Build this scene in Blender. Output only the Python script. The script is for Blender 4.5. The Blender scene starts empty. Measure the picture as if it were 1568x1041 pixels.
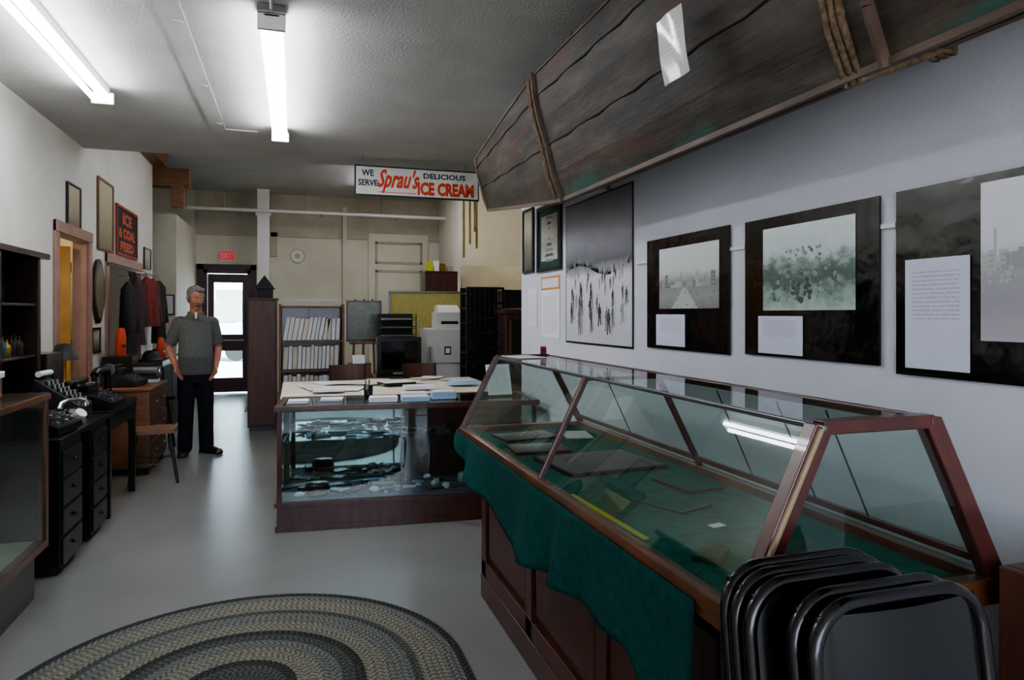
import bpy, bmesh, math, random
from mathutils import Vector, Matrix
random.seed(7)
R=random.random
def U(a,b): return a+(b-a)*R()
sc=bpy.context.scene
COL=sc.collection
# ---------------------------------------------------------------- materials
def lin(c):
    if isinstance(c,int): c=((c>>16&255)/255,(c>>8&255)/255,(c&255)/255)
    return tuple((x/12.92 if x<=.04045 else ((x+.055)/1.055)**2.4) for x in c)+(1,)
def nodes(name):
    m=bpy.data.materials.new(name); m.use_nodes=True
    nt=m.node_tree; b=nt.nodes['Principled BSDF']
    return m,nt,b
def mat(name,c,rough=.5,metal=0,c2=None,scale=8,bump=0,bscale=None,stretch=(1,1,1),lo=.35,hi=.65,coat=0,detail=4,spec=.5):
    m,nt,b=nodes(name); N=nt.nodes.new; L=nt.links.new
    b.inputs['Roughness'].default_value=rough; b.inputs['Metallic'].default_value=metal
    b.inputs['Coat Weight'].default_value=coat; b.inputs['Specular IOR Level'].default_value=spec
    b.inputs['Base Color'].default_value=lin(c)
    tc=N('ShaderNodeTexCoord'); mp=N('ShaderNodeMapping'); mp.inputs['Scale'].default_value=stretch
    L(tc.outputs['Object'],mp.inputs['Vector'])
    if c2 is not None:
        n=N('ShaderNodeTexNoise'); n.inputs['Scale'].default_value=scale; n.inputs['Detail'].default_value=detail
        L(mp.outputs[0],n.inputs['Vector'])
        r=N('ShaderNodeValToRGB'); r.color_ramp.elements[0].position=lo; r.color_ramp.elements[1].position=hi
        r.color_ramp.elements[0].color=lin(c); r.color_ramp.elements[1].color=lin(c2)
        L(n.outputs['Fac'],r.inputs[0]); L(r.outputs[0],b.inputs['Base Color'])
    if bump:
        n2=N('ShaderNodeTexNoise'); n2.inputs['Scale'].default_value=bscale or scale*4; n2.inputs['Detail'].default_value=3
        L(mp.outputs[0],n2.inputs['Vector'])
        bp=N('ShaderNodeBump'); bp.inputs['Strength'].default_value=bump; bp.inputs['Distance'].default_value=.01
        L(n2.outputs['Fac'],bp.inputs['Height']); L(bp.outputs[0],b.inputs['Normal'])
    return m
def emis(name,c,s):
    m,nt,b=nodes(name); b.inputs['Emission Color'].default_value=lin(c); b.inputs['Emission Strength'].default_value=s
    b.inputs['Base Color'].default_value=lin(c); return m
def glassmat(name,tint=0xf4faf8,f=1.0,rough=.0):
    m=bpy.data.materials.new(name); m.use_nodes=True; nt=m.node_tree; nt.nodes.clear(); N=nt.nodes.new; L=nt.links.new
    o=N('ShaderNodeOutputMaterial'); mx=N('ShaderNodeMixShader'); t=N('ShaderNodeBsdfTransparent'); g=N('ShaderNodeBsdfGlossy')
    t.inputs[0].default_value=lin(tint); g.inputs['Roughness'].default_value=rough
    lw=N('ShaderNodeLayerWeight'); lw.inputs[0].default_value=.5
    pw=N('ShaderNodeMath'); pw.operation='POWER'; pw.inputs[1].default_value=5; L(lw.outputs['Facing'],pw.inputs[0])
    mu=N('ShaderNodeMath'); mu.operation='MULTIPLY_ADD'; mu.inputs[1].default_value=.9; mu.inputs[2].default_value=.07*f; mu.use_clamp=True
    L(pw.outputs[0],mu.inputs[0]); L(mu.outputs[0],mx.inputs[0]); L(t.outputs[0],mx.inputs[1]); L(g.outputs[0],mx.inputs[2]); L(mx.outputs[0],o.inputs[0])
    return m
def uvphoto(name,cols,scale=6,seed=0,dist=.25,rough=.35):
    m,nt,b=nodes(name); N=nt.nodes.new; L=nt.links.new
    b.inputs['Roughness'].default_value=rough
    uv=N('ShaderNodeTexCoord'); sp=N('ShaderNodeSeparateXYZ'); L(uv.outputs['UV'],sp.inputs[0])
    n=N('ShaderNodeTexNoise'); n.noise_dimensions='4D'; n.inputs['W'].default_value=seed; n.inputs['Scale'].default_value=scale; n.inputs['Detail'].default_value=8; n.inputs['Roughness'].default_value=.65
    L(uv.outputs['UV'],n.inputs['Vector'])
    a=N('ShaderNodeMath'); a.operation='MULTIPLY_ADD'; a.inputs[1].default_value=dist; L(n.outputs['Fac'],a.inputs[0])
    s=N('ShaderNodeMath'); s.operation='SUBTRACT'; s.inputs[1].default_value=dist/2; L(sp.outputs[1],s.inputs[0]); L(s.outputs[0],a.inputs[2])
    r=N('ShaderNodeValToRGB'); e=r.color_ramp.elements
    for i,(p,c) in enumerate(cols):
        if i<2: e[i].position=p; e[i].color=lin(c)
        else:
            k=e.new(p); k.color=lin(c)
    L(a.outputs[0],r.inputs[0]); L(r.outputs[0],b.inputs['Base Color'])
    return m
def textpaper(name,c=0xe6e6ea,ink=0x70707a,lines=22,lo=.12,hi=.88):
    m,nt,b=nodes(name); N=nt.nodes.new; L=nt.links.new
    b.inputs['Roughness'].default_value=.5
    uv=N('ShaderNodeTexCoord'); sp=N('ShaderNodeSeparateXYZ'); L(uv.outputs['UV'],sp.inputs[0])
    def M(op,a,bv=None):
        q=N('ShaderNodeMath'); q.operation=op
        if isinstance(a,(int,float)): q.inputs[0].default_value=a
        else: L(a,q.inputs[0])
        if bv is not None:
            if isinstance(bv,(int,float)): q.inputs[1].default_value=bv
            else: L(bv,q.inputs[1])
        return q.outputs[0]
    ln=M('GREATER_THAN',M('FRACT',M('MULTIPLY',sp.outputs[1],lines)),.6)
    inx=M('MULTIPLY',M('GREATER_THAN',sp.outputs[0],.12),M('LESS_THAN',sp.outputs[0],.86))
    iny=M('MULTIPLY',M('GREATER_THAN',sp.outputs[1],lo),M('LESS_THAN',sp.outputs[1],hi))
    n=N('ShaderNodeTexNoise'); n.inputs['Scale'].default_value=30; L(uv.outputs['UV'],n.inputs['Vector'])
    w=M('GREATER_THAN',n.outputs['Fac'],.42)
    f=M('MULTIPLY',M('MULTIPLY',ln,inx),M('MULTIPLY',iny,w)); f=M('MULTIPLY',f,.35)
    mx=N('ShaderNodeMix'); mx.data_type='RGBA'; L(f,mx.inputs[0]); mx.inputs[6].default_value=lin(c); mx.inputs[7].default_value=lin(ink)
    L(mx.outputs[2],b.inputs['Base Color']); return m

M_wall=mat('plaster_white',0xd6d6de,.6,c2=0xcecfd8,scale=2,bump=.12,bscale=60)
M_walll=mat('plaster_left',0xd0cec8,.6,c2=0xc8c6be,scale=2,bump=.12,bscale=60)
M_cream=mat('plaster_cream',0xcdc8b8,.65,c2=0xc2bcab,scale=1.5,bump=.1,bscale=40)
M_beige=mat('beadboard',0xada694,.6,c2=0xa29a88,scale=3)
M_ceil=mat('ceiling_texture',0xbab9b5,.8,c2=0xb1b0ac,scale=3,bump=.4,bscale=60)
M_trimp=mat('pink_trim',0x9a7a6e,.45,c2=0x8d6c60,scale=5)
M_white=mat('white_paint',0xdcdcd8,.4)
M_wood=mat('dark_wood',0x1a0f0a,.3,c2=0x2a1811,scale=5,stretch=(1,1,8),coat=.2)
M_mahog=mat('mahogany',0x34170f,.32,c2=0x4c2318,scale=4,stretch=(6,1,1),coat=.25)
M_mahogv=mat('mahogany_panel',0x3a1912,.35,c2=0x50261d,scale=4,stretch=(5,5,.7),coat=.2)
M_frame=mat('case_frame_wood',0x50301c,.33,c2=0x6e4428,scale=6,coat=.25)
M_redfr=mat('case_post_wood',0x452220,.3,c2=0x5a3029,scale=8,coat=.3)
M_oak=mat('oak',0x62432c,.45,c2=0x7a5233,scale=5,stretch=(1,1,7))
M_brownc=mat('brown_laminate',0x593427,.45,c2=0x492a20,scale=4,stretch=(4,4,.5))
M_black=mat('black_paint',0x0d0d0f,.3)
M_blackm=mat('black_matte',0x121214,.6)
M_chairb=mat('chair_black_enamel',0x060607,.25,coat=.3)
M_metal=mat('chrome',0xb8b8bb,.22,metal=1)
M_steel=mat('brushed_metal',0x8b8b8d,.4,metal=1)
M_brass=mat('brass',0x9b7a3d,.35,metal=1)
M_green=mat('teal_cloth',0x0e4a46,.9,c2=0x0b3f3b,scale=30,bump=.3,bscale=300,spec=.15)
M_greenf=mat('teal_liner',0x24685f,.9,c2=0x1e5b53,scale=25,spec=.15)  # teal lightened, haze of the case glass put into its colour
M_greenb=mat('green_book',0x1a4a3c,.6,c2=0x153f34,scale=10)
M_glass=glassmat('showcase_glass',0xe6f1ec,1.2)
M_glass2=glassmat('counter_glass',0xeaf3f2,1.0)
M_mirror=mat('mirror',0xa9b0b0,.04,metal=1)
M_paper=mat('paper',0xdedee2,.6,c2=0xd4d4da,scale=4)
M_paperb=mat('paper_blue',0x9db8cf,.6)
M_papers=textpaper('printed_sheet')
M_papert=textpaper('caption_sheet',0xd2d5e6,0x55556a,26,.45,.9)
M_cream2=mat('table_cover',0xd7d1bf,.6,c2=0xc9c2ae,scale=6)
M_plastic=mat('black_plastic_wrap',0x08080a,.14,bump=.9,bscale=6,coat=.3)
M_red=mat('red_fabric',0x7a1f1a,.8,c2=0x561512,scale=12)
M_orange=mat('orange_fabric',0xc2492a,.7)
M_redp=mat('sign_red',0xc8401f,.5)
M_signw=mat('sign_white',0xd6d6cf,.5,c2=0xc9c9c2,scale=6)
M_signb=mat('sign_blue_black',0x1b2836,.5)
M_grey=mat('grey_plastic',0x8d8d8a,.5)
M_lgrey=mat('light_appliance',0xcfcec8,.4)
M_yel=mat('yellow_partition',0xb0a768,.8,c2=0xa59c5e,scale=30)
M_exit=emis('exit_red',0xc23030,.5)
M_tube=emis('fluorescent_tube',0xf6f8ff,40)
M_rope=mat('rope',0x85715c,.9,c2=0x67533f,scale=60,bump=.8,bscale=120)
M_screen=mat('crt_screen',0x0a0d10,.08,coat=.5)
M_bamboo=mat('bamboo',0xb39a4e,.5,c2=0x94793a,scale=6)
M_yelb=mat('yellow_wood',0xb98a3a,.5,c2=0xa5772f,scale=6)
M_blue=mat('blue_item',0x2a4c7a,.5)
M_mapm=mat('map_print',0x4c5246,.25,c2=0x66674f,scale=9,coat=.4)
M_yellow=mat('chartreuse',0xa8b02c,.6)

# ---------------------------------------------------------------- builder
class B:
    def __init__(s,name,M=None,bev=0):
        s.name=name; s.M=M or Matrix(); s.v=[]; s.f=[]; s.mi=[]; s.sm=[]; s.uv=[]; s.mats=[]; s.bev=bev
    def add(s,vs,fs,m,smooth=False,uvs=None):
        o=len(s.v); s.v+=[s.M@Vector(v) for v in vs]
        if m not in s.mats: s.mats.append(m)
        k=s.mats.index(m)
        for i,f in enumerate(fs):
            s.f.append([o+j for j in f]); s.mi.append(k); s.sm.append(smooth)
            s.uv.append([uvs[j] for j in f] if uvs else [(0,0)]*len(f))
        return s
    def hexa(s,v,m):
        return s.add(v,[(0,3,2,1),(4,5,6,7),(0,1,5,4),(1,2,6,5),(2,3,7,6),(3,0,4,7)],m)
    def box(s,x0,x1,y0,y1,z0,z1,m):
        return s.hexa([(x0,y0,z0),(x1,y0,z0),(x1,y1,z0),(x0,y1,z0),(x0,y0,z1),(x1,y0,z1),(x1,y1,z1),(x0,y1,z1)],m)
    def bar(s,p0,p1,w,h,m,up=(0,0,1)):
        p0=Vector(p0);p1=Vector(p1); d=(p1-p0).normalized(); up=Vector(up)
        if abs(d.dot(up))>.95: up=Vector((0,1,0))
        a=d.cross(up).normalized(); b=a.cross(d).normalized()
        v=[]
        for p in (p0,p1):
            v+=[p-a*w/2-b*h/2,p+a*w/2-b*h/2,p+a*w/2+b*h/2,p-a*w/2+b*h/2]
        return s.hexa(v,m)
    def quad(s,p0,p1,p2,p3,m):
        return s.add([p0,p1,p2,p3],[(0,1,2,3)],m,uvs=[(0,0),(1,0),(1,1),(0,1)])
    def sheet(s,x0,x1,y0,y1,z,m,a=0):
        cx,cy=(x0+x1)/2,(y0+y1)/2
        def r(x,y):
            x-=cx;y-=cy; return (cx+x*math.cos(a)-y*math.sin(a),cy+x*math.sin(a)+y*math.cos(a),z)
        return s.quad(r(x0,y0),r(x1,y0),r(x1,y1),r(x0,y1),m)
    def cyl(s,p0,p1,r,m,r2=None,n=16):
        p0=Vector(p0);p1=Vector(p1); r2=r if r2 is None else r2
        d=(p1-p0).normalized(); up=Vector((0,0,1)) if abs(d.z)<.9 else Vector((1,0,0))
        a=d.cross(up).normalized(); b=a.cross(d)
        v=[p0+(a*math.cos(t)+b*math.sin(t))*r for t in [2*math.pi*i/n for i in range(n)]]
        v+=[p1+(a*math.cos(t)+b*math.sin(t))*r2 for t in [2*math.pi*i/n for i in range(n)]]
        s.add(v,[(i,(i+1)%n,n+(i+1)%n,n+i) for i in range(n)],m,True)
        s.add(v[:n],[tuple(range(n))[::-1]],m); s.add(v[n:],[tuple(range(n))],m); return s
    def tube(s,pts,r,m,n=8,closed=False):
        pts=[Vector(p) for p in pts]; rings=[]; k=len(pts); a=None
        for i,p in enumerate(pts):
            if closed: d=(pts[(i+1)%k]-pts[i-1])
            else: d=pts[min(i+1,k-1)]-pts[max(i-1,0)]
            d.normalize()
            if a is None:
                up=Vector((0,0,1)) if abs(d.z)<.9 else Vector((1,0,0)); a=d.cross(up)
            a=(a-d*a.dot(d)).normalized(); b=a.cross(d)
            rr=r[i] if isinstance(r,(list,tuple)) else r
            rings.append([p+(a*math.cos(t)+b*math.sin(t))*rr for t in [2*math.pi*j/n for j in range(n)]])
        if closed: rings.append(rings[0])
        return s.loft(rings,m,cap=not closed)
    def loft(s,rings,m,cap=True,closed=True,smooth=True):
        n=len(rings[0]); v=[p for r in rings for p in r]; f=[]
        for i in range(len(rings)-1):
            for j in range(n if closed else n-1):
                f.append((i*n+j,i*n+(j+1)%n,(i+1)*n+(j+1)%n,(i+1)*n+j))
        s.add(v,f,m,smooth)
        if cap: s.add(rings[0],[tuple(range(n))[::-1]],m); s.add(rings[-1],[tuple(range(n))],m)
        return s
    def ell(s,c,r,m,n=16,k=10):
        if isinstance(r,(int,float)): r=(r,r,r)
        rings=[]
        for i in range(k+1):
            t=math.pi*i/k; q=max(math.sin(t),.01)
            rings.append([(c[0]+r[0]*q*math.cos(2*math.pi*j/n),c[1]+r[1]*q*math.sin(2*math.pi*j/n),c[2]-r[2]*math.cos(t)) for j in range(n)])
        return s.loft(rings,m)
    def lathe(s,prof,c,m,n=24):
        return s.loft([[(c[0]+r*math.cos(2*math.pi*j/n),c[1]+r*math.sin(2*math.pi*j/n),c[2]+z) for j in range(n)] for r,z in prof],m)
    def prism(s,pts,z0,z1,m):
        n=len(pts); v=[(x,y,z0) for x,y in pts]+[(x,y,z1) for x,y in pts]
        return s.add(v,[tuple(range(n))[::-1],tuple(range(n,2*n))]+[(i,(i+1)%n,n+(i+1)%n,n+i) for i in range(n)],m)
    def text(s,body,x0,x1,y0,y1,z,m,shear=0,ext=.002,bold=0):
        cu=bpy.data.curves.new('t','FONT'); cu.body=body; cu.shear=shear; cu.extrude=ext; cu.offset=bold; cu.resolution_u=2
        o=bpy.data.objects.new('t',cu); COL.objects.link(o); bpy.context.view_layer.update()
        me=bpy.data.meshes.new_from_object(o.evaluated_get(bpy.context.evaluated_depsgraph_get()))
        xs=[v.co.x for v in me.vertices]; ys=[v.co.y for v in me.vertices]
        ax,bx,ay,by=min(xs),max(xs),min(ys),max(ys)
        vs=[(x0+(v.co.x-ax)/(bx-ax)*(x1-x0),y0+(v.co.y-ay)/(by-ay)*(y1-y0),z+v.co.z) for v in me.vertices]
        s.add(vs,[tuple(p.vertices) for p in me.polygons],m)
        bpy.data.objects.remove(o); bpy.data.curves.remove(cu); bpy.data.meshes.remove(me); return s
    def mesh(s):
        me=bpy.data.meshes.new(s.name); me.from_pydata(s.v,[],s.f)
        for m in s.mats: me.materials.append(m)
        uvl=me.uv_layers.new(name='UVMap')
        for p in me.polygons:
            p.material_index=s.mi[p.index]; p.use_smooth=s.sm[p.index]
            for li,uv in zip(p.loop_indices,s.uv[p.index]): uvl.data[li].uv=uv
        bm=bmesh.new(); bm.from_mesh(me); bmesh.ops.recalc_face_normals(bm,faces=bm.faces); bm.to_mesh(me); bm.free()
        me.update(); return me
    def done(s):
        o=bpy.data.objects.new(s.name,s.mesh()); COL.objects.link(o)
        if s.bev:
            b=o.modifiers.new('bev','BEVEL'); b.width=s.bev; b.segments=2; b.limit_method='ANGLE'; b.angle_limit=math.radians(50)
        return o
def remesh(b,vox,it=3):
    o=b.done(); m=o.modifiers.new('r','REMESH'); m.mode='VOXEL'; m.voxel_size=vox
    if it: q=o.modifiers.new('s','SMOOTH'); q.iterations=it; q.factor=.5
    bpy.context.view_layer.update()
    me=bpy.data.meshes.new_from_object(o.evaluated_get(bpy.context.evaluated_depsgraph_get()))
    r=([v.co.copy() for v in me.vertices],[tuple(p.vertices) for p in me.polygons])
    bpy.data.objects.remove(o); bpy.data.meshes.remove(me); return r
def plane(o,u,v):
    u=Vector(u);v=Vector(v);n=u.cross(v); M=Matrix((u,v,n)).transposed().to_4x4(); M.translation=Vector(o); return M
XR=1.83; XL=-1.93
def wR(y,z,off=.003): return plane((XR-off,y,z),(0,-1,0),(0,0,1))
def wL(y,z,off=.003): return plane((XL+off,y,z),(0,1,0),(0,0,1))
def place(x,y,z=0,a=0): return Matrix.Translation((x,y,z))@Matrix.Rotation(math.radians(a),4,'Z')

# ---------------------------------------------------------------- room shell
def floormat():
    m,nt,b=nodes('polished_concrete'); N=nt.nodes.new; L=nt.links.new
    tc=N('ShaderNodeTexCoord'); n=N('ShaderNodeTexNoise'); n.inputs['Scale'].default_value=1.1; n.inputs['Detail'].default_value=6; n.inputs['Roughness'].default_value=.5
    L(tc.outputs['Generated'],n.inputs['Vector'])
    tc2=N('ShaderNodeMapping'); tc2.inputs['Location'].default_value=(11.3,4.7,.37); L(tc.outputs['Object'],tc2.inputs[0]); L(tc2.outputs[0],n.inputs['Vector'])
    mx=N('ShaderNodeMix'); mx.data_type='RGBA'; mx.inputs[6].default_value=lin(0x6a6b69); mx.inputs[7].default_value=lin(0x878885)
    L(n.outputs['Fac'],mx.inputs[0]); L(mx.outputs[2],b.inputs['Base Color'])
    b.inputs['Roughness'].default_value=.27
    n2=N('ShaderNodeTexNoise'); n2.inputs['Scale'].default_value=6; n2.inputs['Detail'].default_value=4; L(tc2.outputs[0],n2.inputs['Vector'])
    bp=N('ShaderNodeBump'); bp.inputs['Strength'].default_value=.12; bp.inputs['Distance'].default_value=.01; L(n2.outputs['Fac'],bp.inputs['Height']); L(bp.outputs[0],b.inputs['Normal'])
    b.inputs['Specular IOR Level'].default_value=.6
    return m
B('floor').box(-3.7,4.4,-3.2,14.05,-.04,0,floormat()).done()
g=B('ground_outside'); g.box(-30,30,14.06,60,-.2,-.06,mat('asphalt_pale',0xc4c6ca,.8)); g.box(-30,30,-30,-3.21,-.2,-.06,mat('pavement',0x9a9a9a,.8)); g.done()
def walln(name,ax,c0,c1,a0,a1,z0,z1,holes,m):
    b=B(name); cur=a0
    def bx(p,q,r,s_):
        if q-p<1e-4 or s_-r<1e-4: return
        if ax=='x': b.box(c0,c1,p,q,r,s_,m)
        else: b.box(p,q,c0,c1,r,s_,m)
    for (h0,h1,k0,k1) in sorted(holes):
        bx(cur,h0,z0,z1); bx(h0,h1,z0,k0); bx(h0,h1,k1,z1); cur=h1
    bx(cur,a1,z0,z1); return b.done()
walln('wall_right','x',XR,1.97,-3.2,5.46,0,3.1,[],M_wall)
walln('wall_left','x',-2.05,XL,-3.2,10.9,0,3.8,[(6.75,7.64,0,2.2),(8.4,10.0,0,2.06)],M_walll)
walln('wall_front','y',-3.2,-3.05,-2.05,1.97,0,3.1,[(-1.7,1.5,.75,2.75)],M_wall)
walln('wall_back','y',13.9,14.05,-3.6,2.97,0,3.8,[(-1.6,-.78,0,2.33)],M_cream)
walln('wall_partition','y',11.7,11.8,-3.55,-1.74,0,3.05,[],M_cream)
walln('wall_partition_side','x',-1.84,-1.74,11.8,13.9,0,3.05,[],M_cream)
walln('wall_side_room','x',-3.7,-3.55,6,14.0,0,3.8,[],M_cream)
walln('wall_closet_near','y',6.0,6.1,-3.55,-2.05,0,3.8,[],M_cream)
walln('wall_closet_mid','y',8.0,8.1,-3.55,-2.05,0,3.8,[],M_cream)
walln('wall_rear_side','x',2.85,2.97,11.9,13.9,0,3.8,[],M_cream)
walln('wall_rear_right','y',11.9,12.02,2.97,4.3,0,3.8,[],M_cream)
walln('wall_far_right','x',4.3,4.42,5.46,12.02,0,3.8,[],M_cream)
walln('wall_return','y',5.34,5.46,1.97,4.42,0,3.1,[],M_cream)
B('ceiling').box(-2.05,4.42,-3.2,7.55,3.1,3.22,M_ceil).box(-2.05,4.42,7.45,7.55,3.22,3.8,M_ceil).done()
B('ceiling_rear').box(-3.7,4.42,6.0,14.05,3.8,3.92,M_ceil).done()
b=B('trim_1'); b.box(-.68,-.56,3.2,6.45,3.093,3.0999,M_ceil); b.box(-.56,-.3,6.38,6.45,3.093,3.0999,M_ceil)
for y in (4.1,5.2,6.2): b.ell((-.6,y,3.092),(.03,.03,.006),M_ceil)
b.done()
b=B('trim_2'); b.box(-1.74,2.85,13.86,13.899,2.98,3.06,M_beige); b.box(-1.74,2.85,13.885,13.899,3.06,3.8,M_beige)
b.box(.92,1.0,13.83,13.899,0,3.6,M_cream)
b.box(-.42,-.3,13.86,13.899,2.6,3.8,M_beige); b.done()
b=B('door_2',bev=.004); b.box(1.42,2.62,13.84,13.899,0,3.1,M_cream)
for (x0,x1,z0,z1) in [(1.55,2.5,2.5,2.95),(1.55,2.5,1.3,2.38)]:
    b.box(x0,x1,13.82,13.84,z0,z0+.05,M_beige);b.box(x0,x1,13.82,13.84,z1-.05,z1,M_beige);b.box(x0,x0+.05,13.82,13.84,z0,z1,M_beige);b.box(x1-.05,x1,13.82,13.84,z0,z1,M_beige)
b.done()
M_door=mat('door_maroon',0x33181a,.4)
b=B('door_1',bev=.004)
for x0,x1,z0,z1 in [(-1.6,-1.54,0,2.33),(-.84,-.78,0,2.33),(-1.6,-.78,2.26,2.33)]: b.box(x0,x1,13.86,14.0,z0,z1,M_door)
b.box(-1.72,-1.6,13.87,13.899,0,2.43,M_door); b.box(-.78,-.68,13.87,13.899,0,2.43,M_door); b.box(-1.72,-.68,13.87,13.899,2.33,2.43,M_door)
for x0,x1,z0,z1 in [(-1.535,-1.43,.02,2.25),(-.93,-.845,.02,2.25),(-1.43,-.93,2.09,2.25),(-1.43,-.93,.8,1.11),(-1.43,-.93,.02,.29)]: b.box(x0,x1,13.93,13.98,z0,z1,M_door)
b.box(-1.43,-.93,13.95,13.955,.29,2.09,M_glass2); b.bar((-1.45,13.9,1.0),(-.9,13.9,1.0),.03,.03,M_steel); b.done()
for i,(y0,y1,zt) in enumerate([(6.75,7.64,2.2),(8.4,10.0,2.06)]):
    b=B('trim_%d'%(3+i),bev=.004); w=.1
    b.box(XL+.001,XL+.025,y0-w,y0,0,zt+w,M_trimp);b.box(XL+.001,XL+.025,y1,y1+w,0,zt+w,M_trimp);b.box(XL+.001,XL+.03,y0-w,y1+w,zt,zt+w,M_trimp)
    b.box(-2.05,XL+.001,y0,y0+.015,0,zt,M_trimp); b.box(-2.05,XL+.001,y1-.015,y1,0,zt,M_trimp); b.done()
b=B('door_3',M=place(-2.06,7.6,0,200),bev=.004); b.box(0,.8,-.02,.02,.01,2.15,M_yelb)
for z in (.4,1.2,1.95): b.cyl((0,-.03,z-.05),(0,-.03,z+.05),.012,M_brass)
b.box(.12,.68,-.03,-.02,1.2,2.0,M_oak); b.done()
b=B('window_1')
for x in (-1.7,-.65,.42,1.46): b.box(x,x+.05,-3.15,-3.1,.75,2.75,M_steel)
b.box(-1.7,1.5,-3.15,-3.1,.75,.8,M_steel); b.box(-1.7,1.5,-3.15,-3.1,2.7,2.75,M_steel); b.done()
B('baseboard_right').box(XR-.015,XR-.001,-3,5.45,0,.12,M_wall).done()
b=B('ceiling_beam',bev=.01); b.box(-2.0,-1.45,10.95,11.15,3.35,3.62,M_oak); b.box(-1.7,-1.52,10.95,11.15,3.05,3.35,M_oak); b.done()
b=B('ceiling_beam',bev=.01); b.box(-1.93,-1.75,7.7,10.94,3.62,3.799,M_oak); b.done()
b=B('support_column',bev=.006); b.box(-.64,-.43,13.38,13.6,0,3.8,M_white); b.box(-.67,-.40,13.35,13.63,3.3,3.42,M_white); b.done()
b=B('sprinkler_pipe'); b.cyl((-1.9,13.25,3.38),(2.85,13.25,3.38),.03,M_white)
for x in (-1.2,.2,1.6): b.cyl((x,13.25,3.38),(x,13.25,3.8),.01,M_steel); b.cyl((x+.3,13.25,3.3),(x+.3,13.25,3.38),.015,M_steel)
b.done()
b=B('building_across_street'); b.box(-9,4,34,38,-.05,4.2,mat('pale_render',0xdadde4,.8))
for i in range(5): b.box(-8+i*2.3,-6.8+i*2.3,33.9,34,1,2.6,M_grey)
b.done()
b=B('parked_van',bev=.05); W=mat('van_paint',0xc5cbd6,.3); b.box(-4.2,-1.2,24,25.8,.35,1.2,W)
b.hexa([(-4,24.1,1.2),(-1.9,24.1,1.2),(-1.9,25.7,1.2),(-4,25.7,1.2),(-3.8,24.2,1.95),(-2.3,24.2,1.95),(-2.3,25.6,1.95),(-3.8,25.6,1.95)],M_grey)
for x in (-3.6,-1.8): b.cyl((x,23.95,.3),(x,24.2,.3),.34,M_blackm)
b.done()

# ---------------------------------------------------------------- fluorescents
def fluor(x,y0,y1,z):
    b=B('fluorescent_light_fixture',bev=.003)
    b.box(x-.04,x+.04,y0,y1,z+.045,z+.1,M_white)
    b.box(x-.07,x+.07,y0-.02,y0+.1,z+.06,z+.103,M_steel); b.cyl((x,y0-.02,z+.08),(x,y0-.12,z+.095),.008,M_white)
    for y in (y0,y1-.03): b.box(x-.07,x+.07,y,y+.03,z-.02,z+.06,M_white)
    for dx in (-.04,.04): b.cyl((x+dx,y0+.03,z),(x+dx,y1-.03,z),.018,M_tube,n=12)
    b.done()
fluor(-.11,3.75,6.2,2.995); fluor(-1.28,3.03,5.47,2.995); fluor(1.38,10.0,12.4,3.69); fluor(.2,7.75,9.95,3.69)  # last one is added out of sight to brighten the rear wall
# ---------------------------------------------------------------- rug
def rugmat():
    m,nt,b=nodes('braided_rug'); N=nt.nodes.new; L=nt.links.new
    b.inputs['Roughness'].default_value=.95; b.inputs['Specular IOR Level'].default_value=.1
    def M(op,*a):
        q=N('ShaderNodeMath'); q.operation=op
        for i,v in enumerate(a):
            if isinstance(v,(int,float)): q.inputs[i].default_value=v
            else: L(v,q.inputs[i])
        return q.outputs[0]
    uv=N('ShaderNodeTexCoord'); sp=N('ShaderNodeSeparateXYZ'); L(uv.outputs['UV'],sp.inputs[0])
    u,v=sp.outputs[0],sp.outputs[1]
    row=M('FLOOR',M('MULTIPLY',v,38)); fr=M('FRACT',M('MULTIPLY',v,38))
    sgn=M('SUBTRACT',M('MULTIPLY',M('MODULO',row,2),2),1)
    ph=M('FRACT',M('ADD',M('MULTIPLY',u,34),M('MULTIPLY',M('MULTIPLY',fr,sgn),.8)))
    tri=M('ABSOLUTE',M('SUBTRACT',ph,.5))
    r=N('ShaderNodeValToRGB'); r.color_ramp.interpolation='CONSTANT'; e=r.color_ramp.elements
    D=0x3a3d3a; G=0x676a65; T=0x757469; K=0x4c504b
    data=[(0,K),(.2,D),(.25,T),(.36,G),(.44,K),(.5,D),(.54,T),(.64,G),(.74,K),(.78,T),(.9,G),(.96,D)]
    for i,(p,c) in enumerate(data):
        if i<2: e[i].position=p; e[i].color=lin(c)
        else: k=e.new(p); k.color=lin(c)
    L(M('DIVIDE',v,.93),r.inputs[0])
    hsv=N('ShaderNodeHueSaturation'); L(r.outputs[0],hsv.inputs['Color'])
    nz=N('ShaderNodeTexNoise'); nz.inputs['Scale'].default_value=45; L(uv.outputs['UV'],nz.inputs['Vector'])
    L(M('ADD',.15,M('ADD',M('MULTIPLY',tri,1.9),M('MULTIPLY',nz.outputs['Fac'],.7))),hsv.inputs['Value']); L(hsv.outputs[0],b.inputs['Base Color'])
    h=M('MULTIPLY',M('SUBTRACT',1,M('ABSOLUTE',M('SUBTRACT',M('MULTIPLY',fr,2),1))),M('ADD',.5,tri))
    bp=N('ShaderNodeBump'); bp.inputs['Strength'].default_value=1; bp.inputs['Distance'].default_value=.006; L(h,bp.inputs['Height']); L(bp.outputs[0],b.inputs['Normal'])
    return m
RM=rugmat()
b=B('braided_oval_rug'); cx,ya,yb=-.22,2.91,1.75; NR=30
def stad(r,k=96,z=.012):
    pts=[]
    for i in range(k):
        t=2*math.pi*(i+.5)/k; yc=ya if math.sin(t)>=0 else yb
        pts.append((cx+r*math.cos(t),yc+r*math.sin(t),z))
    return pts
k=96
rs=[.001]+[.93*i/NR for i in range(1,NR+1)]
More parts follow.
